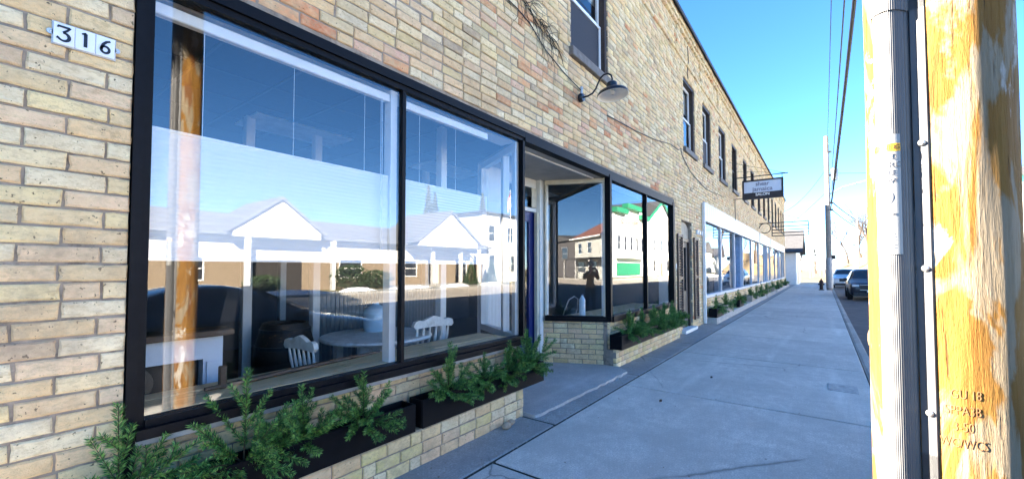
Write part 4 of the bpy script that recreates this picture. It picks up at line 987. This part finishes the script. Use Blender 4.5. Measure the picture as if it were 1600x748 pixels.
for k, (x, y, z, h) in enumerate([(120, -8, 3, 15), (140, -14, 5, 16), (125, -16, 5, 14), (150, 6, 0, 13), (175, 2, 0, 14), (80, 12, 0, 12), (104, -9, 1, 12), (132, -5, 3, 13), (160, -9, 5, 15)]): bare_tree((x, y, z), h, tl[k], GT, 60+k, 4)
def leafy(name, label, cat, loc, rx, rz, m, n=900, leaf=.12, cone=False, group=None):
    t = thing(name, label, cat, group, loc); a = rng.random((n, 3))
    ph = a[:, 0]*2*np.pi; zz = a[:, 1]**(1.4 if cone else 1); rr = (np.sqrt(a[:, 2])*.6+.4)*((1-zz)**.8 if cone else np.sqrt(np.clip(1-(2*zz-1)**2, 0, 1)))
    rr = rr*(1+.18*np.sin(5*ph+7*zz)); c = np.stack([rx*rr*np.cos(ph), rx*rr*np.sin(ph), .1+zz*rz], 1)
    u = rng.normal(size=(n, 3)); u /= np.linalg.norm(u, axis=1)[:, None]; v = np.cross(u, rng.normal(size=(n, 3))); v /= np.linalg.norm(v, axis=1)[:, None]
    s_ = (leaf*rng.uniform(.6, 1.3, n))[:, None]; V = np.stack([c-u*s_, c+v*s_*.5, c+u*s_, c-v*s_*.5], 1).reshape(-1, 3)
    fast_mesh('crown', V, 4, m, t); MB().tube([(0, 0, -.2), (0, 0, rz*.7)], [rx*.08+.02, .02], 8).build('trunk', bark, t); return t
evg = [mat('evergreen', (.025, .05, .02), .7, .4, 3), mat('evergreen_pale', (.045, .075, .03), .7, .3, 3)]

# ================================================================ parked cars
def car(label, loc, rz, paint, st, W=.92, group='cars parked along the kerb', wheels=(.85, 3.55), wr=.34, grille=True, plate=True):
    t = thing('parked_car', label, 'car', group, loc); t.rotation_euler = (0, 0, rz)
    b = MB(); m = 12; rows = []
    for (x, zb, belt, top, tw, ww) in st:
        w_ = W*ww
        sec = [(0, zb), (w_*.80, zb), (w_*.97, zb+.10), (w_, zb+.30), (w_*.99, belt-.06), (w_*.96, belt), (max(tw*W, .1)*1.0, top-.07 if top-belt > .2 else top-.03), (tw*W*.82, top-.015), (0, top)]
        full = sec+[(-y, z) for y, z in sec[-2:0:-1]]; rows.append(len(b.v)); b.v += [(x, y, z) for y, z in full]; m = len(full)
    for i in range(len(rows)-1):
        for k in range(m): b.f.append((rows[i]+k, rows[i]+(k+1) % m, rows[i+1]+(k+1) % m, rows[i+1]+k)); b.mi.append(0)
    b.f.append(tuple(rows[0]+k for k in range(m))); b.mi.append(0); b.f.append(tuple(rows[-1]+k for k in range(m))); b.mi.append(0)
    o = b.build('body', paint, t, smooth=True); s_ = o.modifiers.new('s', 'SUBSURF'); s_.levels = 2; s_.render_levels = 2
    gm = mat('car_glass', (.012, .014, .018), .04, .1, 5, spec=.8)
    def at(i, k): x, zb, belt, top, tw, ww = st[i]; return x, zb, belt, top, tw, ww
    H_ = [i for i in range(len(st)) if st[i][3]-st[i][2] > .35]; i0, i1 = H_[0], H_[-1]
    def sidept(i, f, s): x, zb, belt, top, tw, ww = st[i]; return (x, s*((1-f)*W*ww*.955+f*tw*W*1.0+.012), belt+.03+(top-.16-belt)*f)
    b = MB()
    for s in (-1, 1):
        xa = st[i0-1][0]; xf = st[i0][0]
        fr_ = (xa+(xf-xa)*.25, s*(W*.955+.008), st[i0][2]+.02)
        b.quad(fr_, sidept(i0, 0, s), sidept(i0, 1, s))
        for i in range(i0, i1):
            q0, q1, q2, q3 = sidept(i, 0, s), sidept(i+1, 0, s), sidept(i+1, 1, s), sidept(i, 1, s); b.quad(q0, q1, q2, q3)
    b.build('side_window', gm, t, fix=False)
    b = MB(); A = st[i0-1]; B = st[i0]
    za, zb_ = A[3]+.03, B[3]-.10; xa, xb = A[0]+.06, B[0]-.06
    b.quad((xa, -W*.78, za), (xa-.05, 0, za+.02), (xb-.04, 0, zb_+.05), (xb, -B[4]*W*.86, zb_)); b.quad((xa-.05, 0, za+.02), (xa, W*.78, za), (xb, B[4]*W*.86, zb_), (xb-.04, 0, zb_+.05))
    for v in range(len(b.v)): x, y, z = b.v[v]; b.v[v] = (x-.03, y, z+.035)
    b.build('windscreen', gm, t, fix=False)
    for x in wheels:
        for s in (-1, 1):
            M = Matrix.Translation((x, s*(W-.20), wr)) @ Matrix.Rotation(R(-90*s), 4, 'X')
            wl = MB().lathe([(wr*.62, 0), (wr*.95, 0), (wr, .03), (wr, .19), (wr*.95, .225), (wr*.66, .225), (wr*.62, .2)], (0, 0, 0), 24, M).build('wheel', rubber, t, smooth=40)
            MB().lathe([(0, .17), (.05, .2), (wr*.2, .17), (wr*.6, .20), (wr*.66, .21)], (0, 0, 0), 24, M).build('rim', galv, wl, smooth=40)
    for s in (-1, 1):
        box('headlight', mat('headlight_lens', (.6, .63, .66), .1, .05, spec=.7), t, st[0][0]-.0, st[0][0]+.16, *(sorted((s*W*.52, s*W*.84))), st[1][2]-.10, st[1][2]+.02, .02)
        box('wing_mirror', paint, t, st[i0-1][0]+.25, st[i0-1][0]+.40, *(sorted((s*(W*.98), s*(W+.16)))), st[i0][2]-.0, st[i0][2]+.15, .03)
    if grille:
        g = box('grille', mat('grille_black', (.01, .01, .011), .4), t, st[0][0]-.03, st[0][0]+.05, -W*.48, W*.48, st[0][1]+.32, st[0][1]+.58, .015)
        b = MB(); 
        for z in (st[0][1]+.31, st[0][1]+.575): b.box(st[0][0]-.045, st[0][0]-.031, -W*.50, W*.50, z, z+.025)
        b.build('chrome_bar', galv, g)
        box('bumper', darkm, t, st[0][0]-.05, st[0][0]+.12, -W*.8, W*.8, st[0][1]+.0, st[0][1]+.18, .03)
    if plate: box('number_plate', whitep, t, st[0][0]-.07, st[0][0]-.051, -.18, .18, st[0][1]+.19, st[0][1]+.30)
    return t
SUV = [(0, .24, .66, .74, .66, .86), (.10, .22, .82, .92, .72, .95), (.55, .22, .93, 1.02, .76, 1), (1.25, .22, .98, 1.09, .78, 1), (1.95, .22, 1.0, 1.60, .70, 1), (2.5, .22, 1.0, 1.67, .70, 1), (3.5, .22, 1.02, 1.66, .69, 1), (4.2, .24, 1.04, 1.52, .68, .98), (4.5, .26, 1.0, 1.08, .74, .95), (4.6, .30, .8, .9, .7, .9)]
SED = [(0, .22, .58, .64, .6, .86), (.12, .20, .72, .78, .7, .95), (.7, .20, .80, .88, .76, 1), (1.35, .20, .88, .95, .78, 1), (2.15, .20, .92, 1.42, .64, 1), (2.7, .20, .93, 1.47, .64, 1), (3.3, .20, .94, 1.42, .63, 1), (4.0, .20, .95, 1.06, .7, .98), (4.5, .24, .90, .98, .7, .95), (4.65, .28, .75, .82, .66, .9)]
navy = mat('navy_paint', (.003, .005, .016), .35, .05, 3, spec=.3, coat=.35)
blackc = mat('black_paint_car', (.008, .010, .014), .2, .05, 3, metal=.2, coat=1)
silver = mat('silver_paint', (.56, .60, .63), .3, .04, 3, metal=.3, coat=1)
car('dark blue sport utility car parked at the kerb, front to the camera', (28.4, -1.98, RZ), 0, navy, SUV)
car('silver white car parked behind the pale pole, beyond the dark blue car', (45.5, -1.55, RZ), 0, silver, SUV, W=.95)
car('black saloon car parked at the kerb beside the near pole', (4.9, -1.85, RZ), math.pi, blackc, SED, wheels=(.95, 3.6), wr=.32)

# ================================================================ the photographer behind the camera
def skin_mesh(verts, edges, radii, sub=2):
    me = bpy.data.meshes.new('body'); me.from_pydata([Vector(v) for v in verts], edges, [])
    o = bpy.data.objects.new('body', me); COL.objects.link(o); s = o.modifiers.new('k', 'SKIN'); s.use_smooth_shade = True
    for i, r_ in enumerate(radii): me.skin_vertices[0].data[i].radius = r_ if hasattr(r_, '__len__') else (r_, r_)
    me.skin_vertices[0].data[0].use_root = True
    u = o.modifiers.new('u', 'SUBSURF'); u.levels = sub
    dg = bpy.context.evaluated_depsgraph_get(); m2 = bpy.data.meshes.new_from_object(o.evaluated_get(dg)); bpy.data.objects.remove(o); return m2
pv = [(0, 0, .93), (0, 0, 1.08), (.01, 0, 1.25), (.0, 0, 1.40), (.02, 0, 1.47), (.03, 0, 1.53), (.04, 0, 1.62),
      (0, .10, .88), (.02, .11, .50), (-.01, .115, .12), (.02, .12, .05), (.16, .135, .035),
      (0, -.10, .88), (.03, -.12, .50), (-.02, -.125, .12), (.01, -.13, .05), (.15, -.15, .035),
      (0, .17, 1.39), (.08, .26, 1.20), (.27, .12, 1.42), (.32, .08, 1.49), (0, -.17, 1.39), (.08, -.26, 1.20), (.27, -.12, 1.42), (.32, -.08, 1.49)]
pe = [(0, 1), (1, 2), (2, 3), (3, 4), (4, 5), (5, 6), (0, 7), (7, 8), (8, 9), (9, 10), (10, 11), (0, 12), (12, 13), (13, 14), (14, 15), (15, 16), (3, 17), (17, 18), (18, 19), (19, 20), (3, 21), (21, 22), (22, 23), (23, 24)]
prr = [(.15, .11), (.155, .115), (.17, .12), (.16, .10), .06, .06, .095, .095, .065, .05, .05, .035, .095, .065, .05, .05, .035, .075, .058, .042, .032, .075, .058, .042, .032]
pme = skin_mesh(pv, pe, prr); ps = thing('person', 'person in knit hat, tan jacket and jeans taking the photograph, mirrored in the glass', 'person', None, (-.36, -.02, 0))
skm = mat('skin', (.55, .36, .27), .55, .08, 20); jk = mat('tan_jacket', (.30, .21, .11), .85, .2, 14); jn = mat('dark_jeans', (.02, .028, .05), .9, .2, 30); sho = mat('shoes', (.03, .025, .02), .7)
for m_ in (skm, jk, jn, sho): pme.materials.append(m_)
for p in pme.polygons:
    c = p.center; p.material_index = 3 if c.z < .10 else 2 if c.z < .93 else 0 if (c.z > 1.47 or (c.x > .28)) else 1
po = bpy.data.objects.new('body', pme); COL.objects.link(po); po.parent = ps
b = MB(); b.lathe([(.0, 1.79), (.05, 1.785), (.095, 1.75), (.112, 1.70), (.116, 1.655), (.112, 1.64), (.10, 1.65)], (.04, 0, 0), 18); b.lathe([(0, 1.86), (.03, 1.85), (.035, 1.82), (.02, 1.79)], (.04, 0, 0), 10); b.build('knit_hat', mat('knit_grey', (.35, .34, .33), .95, .3, 60), ps, smooth=True)
for s in (-1, 1):
    b = MB()
    for k in range(4):
        z = 1.515-k*.019; b.tube([(.32, s*.085, z), (.345, s*.088, z+.004), (.357, s*.075, z+.003), (.350, s*.060, z)], [.009, .0085, .008, .006], 6)
    b.tube([(.315, s*.07, 1.50), (.325, s*.055, 1.515), (.330, s*.040, 1.52)], [.010, .009, .007], 6); b.build('fingers', skm, ps, smooth=True)
b = MB()
for s in (-1, 1): b.lathe([(0, -.01), (.012, 0), (0, .01)], (.132, s*.032, 1.635), 8)
b.build('eyes', darkm, ps); b = MB(); b.prism([(.12, 1.635), (.155, 1.605), (.12, 1.595)], 1, -.013, .013); b.build('nose', skm, ps); box('mouth', mat('lips', (.4, .17, .14), .5), ps, .118, .131, -.025, .025, 1.567, 1.576, .003)
ph = box('smartphone', mat('phone_black', (.012, .012, .013), .25), None, -.034, -.024, -.078, .078, 1.512, 1.588, .003); tag(ph, 'dark phone held up in both hands by the photographer', 'phone')

# ================================================================ across the street (seen mirrored in the glass)
struct(MB().box(-200, 300, -19.3, -19.0, RZ-.05, .0).build('far_kerb', kerbc))
struct(MB().quad((-40, -60, -.01), (300, -60, -.01), (300, -19.3, -.01), (-40, -19.3, -.01)).build('lawn', grassm))
struct(MB().quad((-40, -21.4, -.003), (300, -21.4, -.003), (300, -20, -.003), (-40, -20, -.003)).build('far_sidewalk', kerbc))
tanb = mat('tan_brick', (.24, .185, .13), .9, .25, 8, bumps=.4); win_dark = glassmat('far_glass', .12, (.2, .22, .25)); roofg = mat('far_shingle', (.15, .15, .155), .9, .15, 4)
def windows(parent, rects, yface, m=whitep, depth=.06):
    for x0, x1, z0, z1 in rects:
        b = MB(); f = .09
        for q in ((x0-f, x0, z0-f, z1+f), (x1, x1+f, z0-f, z1+f), (x0, x1, z1, z1+f), (x0, x1, z0-f, z0), (x0, x1, (z0+z1)/2-.03, (z0+z1)/2+.03)): b.box(q[0], q[1], yface, yface+depth, q[2], q[3])
        w_ = b.build('window', m, parent); box('pane', mat('far_pane', (.03, .035, .045), .08, .1, spec=.6), w_, x0, x1, yface-.0, yface+.02, z0, z1)
YH = -24.0
sid_far = mat('far_white_siding', (.58, .58, .57), .6, .06, 5)
rh = thing('ranch_house', 'long low brick house with two white gables and porch posts across the street', 'building', None, (20, YH, 0))
box('wall', tanb, rh, -15, 14.5, -9, 0, -.1, 2.0); box('upper_wall', sid_far, rh, -15, 14.5, -9, -.01, 2.0, 3.8)
MB().prism([(.9, 3.75), (-4.5, 5.5), (-9.9, 3.75), (-9.9, 3.6), (.9, 3.6)], 0, -15.6, 15.1).build('roof', roofg, rh)
for cx, hw, zp, out in ((-7.2, 2.7, 6.0, 1.4), (7.4, 3.7, 6.6, 2.2)):
    b = MB(); b.prism([(cx-hw, 3.95), (cx, zp), (cx+hw, 3.95)], 1, -3, out); b.build('gable', sid_far, rh)
    b = MB(); b.prism([(cx-hw-.3, 3.95), (cx, zp+.22), (cx+hw+.3, 3.95), (cx+hw+.3, 3.77), (cx, zp+.02), (cx-hw-.3, 3.77)], 1, -4, out+.25); b.build('gable_roof', roofg, rh)
    box('fascia', sid_far, rh, cx-hw, cx+hw, out-.3, out+.02, 3.5, 3.95)
for x in (2.6, 6.0, 9.6, 12.3, -9.2, -3.6): box('porch_post', sid_far, rh, x, x+.28, 1.1, 1.38, -.1, 3.5)
box('porch_floor', kerbc, rh, 1.8, 13, .02, 2.0, -.1, .15)
b = MB(); b.box(-8.3, -5.1, .005, .05, 0, 2.1); b.build('shaded_garage_opening', mat('garage_shade', (.03, .026, .024), .7), rh)  # dark panel: the shade inside the garage opening is put into its colour
windows(rh, [(-12.5, -11, .9, 2.2), (-2.2, -.4, .9, 2.2), (3.6, 5.2, .9, 2.2), (10.4, 11.8, .9, 2.2)], .01); box('door', creamp, rh, 7.0, 8.0, .005, .06, .15, 2.3)
w2s = thing('white_house', 'white two-storey house beside the flagpole across the street', 'building', None, (38.4, YH, 0))
box('wall', sid_far, w2s, -4, 4, -9, 0, -.1, 7.6); MB().prism([(-4.4, 7.6), (4.4, 7.6), (4.4, 7.75), (-4.4, 7.75)], 1, -9.4, .4).build('roof', rm_, w2s); windows(w2s, [(-2.9, -1.9, 4.6, 6.3), (.4, 1.4, 4.6, 6.3), (2.6, 3.4, 4.6, 6.3), (-2.9, -1.9, 1.2, 3), (.6, 1.8, 1.2, 3)], .01)
fl = thing('flagpole', 'white flagpole with a small drooping flag across the street', 'flagpole', None, (36.6, -21.9, 0)); MB().tube([(0, 0, 0), (0, 0, 10)], [.06, .04], 10).build('pole', whitep, fl); MB().lathe([(0, 0), (.08, .08), (0, .16)], (0, 0, 10), 10).build('finial', whitep, fl)
b = MB(); 
for k in range(9):
    for j in range(7): b.v.append((-.05-.05*k+.03*math.sin(j), .04*math.sin(k*1.3+j*.4), 9.7-j*.25-k*.09))
for k in range(8):
    for j in range(6): A = k*7+j; b.f.append((A, A+1, A+8, A+7)); b.mi.append(int(j % 2)); 
o = b.build('flag', [mat('flag_red', (.35, .03, .04), .8), whitep], fl); o.modifiers.new('s', 'SOLIDIFY').thickness = .01
greent = mat('green_trim', (.02, .20, .10), .5, .1); opw = mat('opera_white', (.80, .78, .72), .7, .06)
op = thing('opera_house', 'large white opera house with green cornice across the street', 'building', None, (78, YH, 0))
box('wall', opw, op, -8, 8.5, -14, 0, -.1, 11.8); box('parapet', opw, op, -3, 8.5, -1, -.01, 11.8, 12.8)
for x0, x1, z in ((-8.3, -3.2, 11.5), (-3.2, 4.4, 12.7), (4.4, 8.8, 11.3)): box('cornice', greent, op, x0, x1, -.4, .9, z, z+.9, .05)
text('lettering', 'OPERA HOUSE', 1.5, mat('opera_ink', (.14, .12, .10), .7), op, frameM((0, .06, 10.2), (-1, 0, 0), (0, 1, 0)), .03, .01)
windows(op, [(-6.5, -5.3, 5, 7.5), (-3.4, -2.2, 5, 7.5), (-.4, .8, 5, 7.5), (2.6, 3.8, 5, 7.5), (5.6, 6.8, 5, 7.5)], .01)
box('green_front', greent, op, -7, 4.5, .01, .25, .3, 2.6); box('canopy', opw, op, -7.4, 5, .01, 1.3, 3.4, 3.8)
gb = thing('gabled_hall', 'white gabled hall with green edged roof beside the opera house', 'building', None, (97, YH, 0))
b = MB(); b.prism([(-9.5, -.1), (9.5, -.1), (9.5, 11.5), (0, 16.2), (-9.5, 11.5)], 1, -18, 0); b.build('wall', opw, gb)
b = MB(); b.prism([(-10.2, 11.5), (0, 16.7), (10.2, 11.5), (10.2, 11.8), (0, 17.0), (-10.2, 11.8)], 1, -18.4, .4); b.build('roof', rm_, gb); b = MB(); b.prism([(-10.3, 11.2), (0, 16.4), (10.3, 11.2), (10.3, 11.9), (0, 17.1), (-10.3, 11.9)], 1, .41, .6); b.build('roof_edge', greent, gb); windows(gb, [(-6, -4.8, 5.5, 8), (-.6, .6, 5.5, 8), (4.8, 6, 5.5, 8), (-6, -4.5, 1, 3.3), (3.5, 5, 1, 3.3)], .01); box('door', mat('red_brown', (.3, .12, .08), .7), gb, -.8, .8, .01, .1, 0, 2.8)
gh = thing('grey_house', 'grey clapboard house with red-brown hipped roof, mirrored in the entrance side window', 'building', None, (-48.5, -22, 0))
gs = mat('grey_clapboard', (.42, .42, .38), .8, .08, 3); hw_ = box('wall', gs, gh, -5, 5, -9, 0, -.1, 6.6)
for k in range(22): box('siding_board', gs, hw_, -5, 5, .002, .03, .05+k*.3, .05+k*.3+.28)
b = MB(); e = .7; b.v += [(-5-e, e, 6.5), (5+e, e, 6.5), (5+e, -9-e, 6.5), (-5-e, -9-e, 6.5), (-1, -4.5, 9.6), (1, -4.5, 9.6)]; b.f += [(0, 1, 5, 4), (1, 2, 5), (2, 3, 4, 5), (3, 0, 4), (3, 2, 1, 0)]; b.mi += [0]*5; b.build('roof', mat('redbrown_roof', (.16, .06, .045), .9, .2, 3), gh)
box('eave', whitep, gh, -5.75, 5.75, -9.75, .75, 6.3, 6.49); windows(gh, [(-3.4, -2.2, 4.0, 5.6), (.2, 1.4, 4.0, 5.6), (-3.6, -.8, .9, 2.6), (1.8, 3.4, .9, 2.6)], .031)
box('porch_roof', rm_, gh, -5.6, 5.2, .04, 2.2, 3.0, 3.2); 
for x in (-5.2, -.4, 4.6): box('porch_post', whitep, gh, x, x+.18, 1.8, 2.0, 0, 3.0)
dk = thing('dark_garage', 'dark brown two-storey shed next to the grey house', 'building', None, (-64, -23, 0)); box('wall', mat('dark_boards', (.055, .05, .05), .8, .2, 2), dk, -8, 8, -10, 0, -.1, 6.6); MB().prism([(-8.5, 6.6), (0, 8.0), (8.5, 6.6)], 1, -10.4, .5).build('roof', rm_, dk); windows(dk, [(-3, -1.2, 3.6, 5.2), (2, 4.6, 3.2, 5.4)], .01, greym)
for k, (x, m_, h_) in enumerate([(118, sid, 6.5), (136, creamp, 5.5), (155, sid, 7), (178, gs, 6)]):
    t = thing('far_house', ['white gabled house right of the gabled hall', 'cream house farther along the opposite side', 'tall white house far along the opposite side', 'grey house farthest along the opposite side'][k], 'building', 'houses far along the opposite side', (x, -26, 0))
    box('wall', m_, t, -6, 6, -10, 0, -.1, h_); MB().prism([(-6.6, h_), (0, h_+3.6), (6.6, h_)], 1, -10.4, .5).build('roof', rm_, t); windows(t, [(-4, -2.8, 1, 2.7), (2.6, 3.8, 1, 2.7), (-.6, .6, h_-2.3, h_-.7)], .01)
# added block out of view, placed to shade the pavement behind the camera
nb = thing('added_shade_block', 'added plain brick block left of the shop, out of view, placed to cast shade', 'building', None, (-25.0, 10, 0))
box('wall', mat('added_block_brick', (.40, .28, .18), .9, .25, 6, bumps=.4), nb, -16, 16, 0, 6, -.1, 12); box('coping', concm, nb, -16.1, 16.1, -.1, 6.1, 12, 12.15)
b = MB()
for k in range(8):
    for z in (1.5, 4.6, 7.8): b.box(-13.6+k*3.6, -12.2+k*3.6, -.05, -.001, z, z+1.7)
b.build('window', win_dark, nb)
leafy('added_shade_tree', 'added tall evergreen with a bare lower trunk, out of view, placed to cast shade', 'tree', (-6.3, 9.2, 9.3), 3.6, 7.5, evg, 14000, .22)  # unseen tree, added so its crown blocks the sun stripe on the road
MB().tube([(0, 0, -9.5), (.1, 0, -3), (0, 0, 1)], [.14, .11, .08], 10).build('trunk', bark, [o for o in bpy.data.objects if o.name.startswith('added_shade_tree')][0])
# shrubs, snow and small trees on the lawn
GS = 'shrubs on the lawn across the street'
for k, (x, y, rx, rz, cone, lab) in enumerate([(17.9, -22.6, 1.4, 1.7, 0, 'rounded dark shrub right of the garage opening'), (20.2, -22.8, 1.3, 1.3, 0, 'low rounded shrub between the two gables'), (30.3, -21.9, .75, 2.1, 1, 'cone-shaped shrub in front of the porch'), (33.9, -22.3, .7, 2.3, 1, 'cone-shaped shrub at the corner of the long house'), (12.0, -22.9, 1.1, 1.0, 0, 'low clipped shrub left of the garage opening')]):
    leafy('shrub', lab, 'shrub', (x, y, 0), rx, rz, evg, 1100, .10, bool(cone), GS)
for k, (x, y, h, lab) in enumerate([(37.5, -36, 12.2, 'dark evergreen tip behind the long house'), (39.6, -37, 11.8, 'second dark evergreen tip behind the long house'), (45, -33, 12, 'dark evergreen behind the white two-storey house')]):
    leafy('evergreen_tree', lab, 'tree', (x, y, 0), 1.5, h, evg, 2500, .22, True, 'evergreens behind the houses')
for k, (x, y, h) in enumerate([(52, -27, 9), (60, -30, 11), (112, -30, 13), (130, -27, 12)]):
    bare_tree((x, y, 0), h, ['bare tree right of the white two-storey house', 'bare tree left of the opera house', 'bare tree right of the gabled hall', 'bare tree far along the opposite side'][k], 'bare trees across the street', 90+k, 4)
for k, (x, y, rx, ry) in enumerate([(12.2, -19.9, 2.6, .6), (16.8, -20.3, 1.5, .5), (21.6, -20.4, 2.2, .6), (26, -19.8, 2.0, .45), (31.5, -20.2, 2.0, .5)]):
    b = MB(); n = 14; b.v.append((x, y, .28))
    for ring_ in (.5, 1.0):
        for j in range(n): a = 2*math.pi*j/n; f = ring_*(1+.2*math.sin(3*a+k)); b.v.append((x+rx*f*math.cos(a), y+ry*f*math.sin(a), (.2 if ring_ < 1 else -.02)+.04*math.sin(5*a)))
    for j in range(n): b.f += [(0, 1+j, 1+(j+1) % n), (1+j, 1+n+j, 1+n+(j+1) % n, 1+(j+1) % n)]; b.mi += [0, 0]
    tag(b.build('snow_pile', snowm, smooth=True), ['long snow heap in front of the garage opening', 'small snow heap right of the garage opening', 'snow heap between the two gables', 'snow strip at the kerb before the porch', 'snow heap near the cone-shaped shrub'][k], 'snow', 'melting snow heaps across the street')

# ================================================================ lay the bricks: the 300 that show largest are single pieces, the rest one part per wall
F_ = Vector((math.cos(YAW)*math.cos(PITCH), math.sin(YAW)*math.cos(PITCH), math.sin(PITCH))); R_ = Vector((math.sin(YAW), -math.cos(YAW), 0)); U_ = R_.cross(F_)
def seen(O, u, a, z):
    p = O+u*a+Vector((0, 0, z))-co.location; d = p.dot(F_)
    return None if d < .1 else (655*p.dot(R_)/d, 655*p.dot(U_)/d)
score = []
for i, (O, u, n, p, q, a0, a1, pr, c, part) in enumerate(BR):
    A, B, C_ = seen(O, u, p, a0), seen(O, u, q, a0), seen(O, u, p, a1)
    if not (A and B and C_): score.append((0, i)); continue
    mx, my = (A[0]+B[0])/2, (A[1]+C_[1])/2
    vis = abs(mx) < 812 and abs(my) < 384 and not (part in (lg, bh, bh2) and False)
    score.append((abs((B[0]-A[0])*(C_[1]-A[1])-(B[1]-A[1])*(C_[0]-A[0])) if vis else 0, i))
score.sort(reverse=True); single = {i for s, i in score[:300] if s > 0}
variants = []
for k in range(8):
    bm = bmesh.new(); NP = 12; per = [(-.5, -.5), (-.17, -.5), (.17, -.5), (.5, -.5), (.5, -.15), (.5, .15), (.5, .5), (.17, .5), (-.17, .5), (-.5, .5), (-.5, .15), (-.5, -.15)]
    L_, H_ = .245, .070; back = []; mid = []; fr = []
    for (x, z) in per:
        jx, jz = random.uniform(-.004, .003), random.uniform(-.003, .0025)
        X = x*L_+(jx if abs(x) == .5 else 0)*(1 if x > 0 else -1); Z = z*H_+(jz if abs(z) == .5 else 0)*(1 if z > 0 else -1)
        back.append(bm.verts.new((X, .05, Z))); mid.append(bm.verts.new((X, .006+random.uniform(-.002, .002), Z)))
        ch = random.uniform(.005, .010); fx = X-math.copysign(min(abs(X), ch), X) if abs(x) == .5 else X; fz = Z-math.copysign(min(abs(Z), ch), Z) if abs(z) == .5 else Z
        fr.append(bm.verts.new((fx, random.uniform(-.0015, .0015), fz)))
    for j in range(NP):
        e = (j+1) % NP; bm.faces.new((back[j], back[e], mid[e], mid[j])); bm.faces.new((mid[j], mid[e], fr[e], fr[j]))
    bm.faces.new(fr); bmesh.ops.recalc_face_normals(bm, faces=bm.faces[:])
    me = bpy.data.meshes.new('brick'); bm.to_mesh(me); bm.free(); me.materials.append(brick_obj); variants.append(me)
rest = {}
for i, B in enumerate(BR):
    O, u, n, p, q, a0, a1, pr, c, part = B
    if i in single:
        o = bpy.data.objects.new('brick', random.choice(variants)); COL.objects.link(o); o.parent = part
        ctr = O+u*((p+q)/2)+Vector((0, 0, (a0+a1)/2))+n*(pr+.002)
        M = Matrix(((u.x, -n.x, 0, ctr.x), (u.y, -n.y, 0, ctr.y), (0, 0, 1, ctr.z), (0, 0, 0, 1)))
        flip = -1 if random.random() < .5 else 1
        M = M @ Matrix.Rotation(random.gauss(0, .004), 4, 'Y') @ Matrix.Diagonal(((q-p)/.243, 1, (a1-a0)/.069, 1))
        if u.cross(Vector((0, 0, 1))).dot(n) < 0: pass
        o.matrix_world = M; o.color = (*c, 1)
    else: rest.setdefault(part, []).append(B)
for part, lst in rest.items():
    N = len(lst); V = np.empty((N, 12, 3)); C = np.empty((N, 4))
    for i, (O, u, n, p, q, a0, a1, pr, c, _) in enumerate(lst):
        O = np.array(O); u = np.array(u); n = np.array(n); jj = .0045 if part is wall else .0025; jz = rng.uniform(-jj, jj, 8); ch = rng.uniform(.003, .010)
        cs = ((p+jz[0], a0+jz[1]), (q+jz[2], a0+jz[3]), (q+jz[4], a1+jz[5]), (p+jz[6], a1+jz[7]))
        for k, (a, z) in enumerate(cs):
            sx = 1 if k in (0, 3) else -1; sz = 1 if k < 2 else -1; base = O+u*a+np.array((0, 0, z))
            V[i, k] = base-n*.05; V[i, 4+k] = base+n*(pr-.005); V[i, 8+k] = base+u*(sx*ch)+np.array((0, 0, sz*ch))+n*pr
        C[i] = (*c, 1)
    quads = []
    for k in range(4):
        e = (k+1) % 4; quads += [(k, e, 4+e, 4+k), (4+k, 4+e, 8+e, 8+k)]
    quads.append((8, 9, 10, 11)); Q = np.array(quads); idx = (Q[None]+(np.arange(N)*12)[:, None, None]).reshape(-1)
    me = bpy.data.meshes.new('brick_courses'); me.vertices.add(N*12); me.vertices.foreach_set('co', V.astype(np.float32).ravel())
    nf = N*9; me.loops.add(nf*4); me.loops.foreach_set('vertex_index', idx.astype(np.int32)); me.polygons.add(nf); me.polygons.foreach_set('loop_start', np.arange(0, nf*4, 4, dtype=np.int32))
    me.update(calc_edges=True)
    at_ = me.attributes.new('bcol', 'FLOAT_COLOR', 'FACE'); at_.data.foreach_set('color', np.repeat(C, 9, axis=0).astype(np.float32).ravel())
    me.materials.append(brick_all); o = bpy.data.objects.new('brick_courses', me); COL.objects.link(o); o.parent = part; o['kind'] = 'stuff'
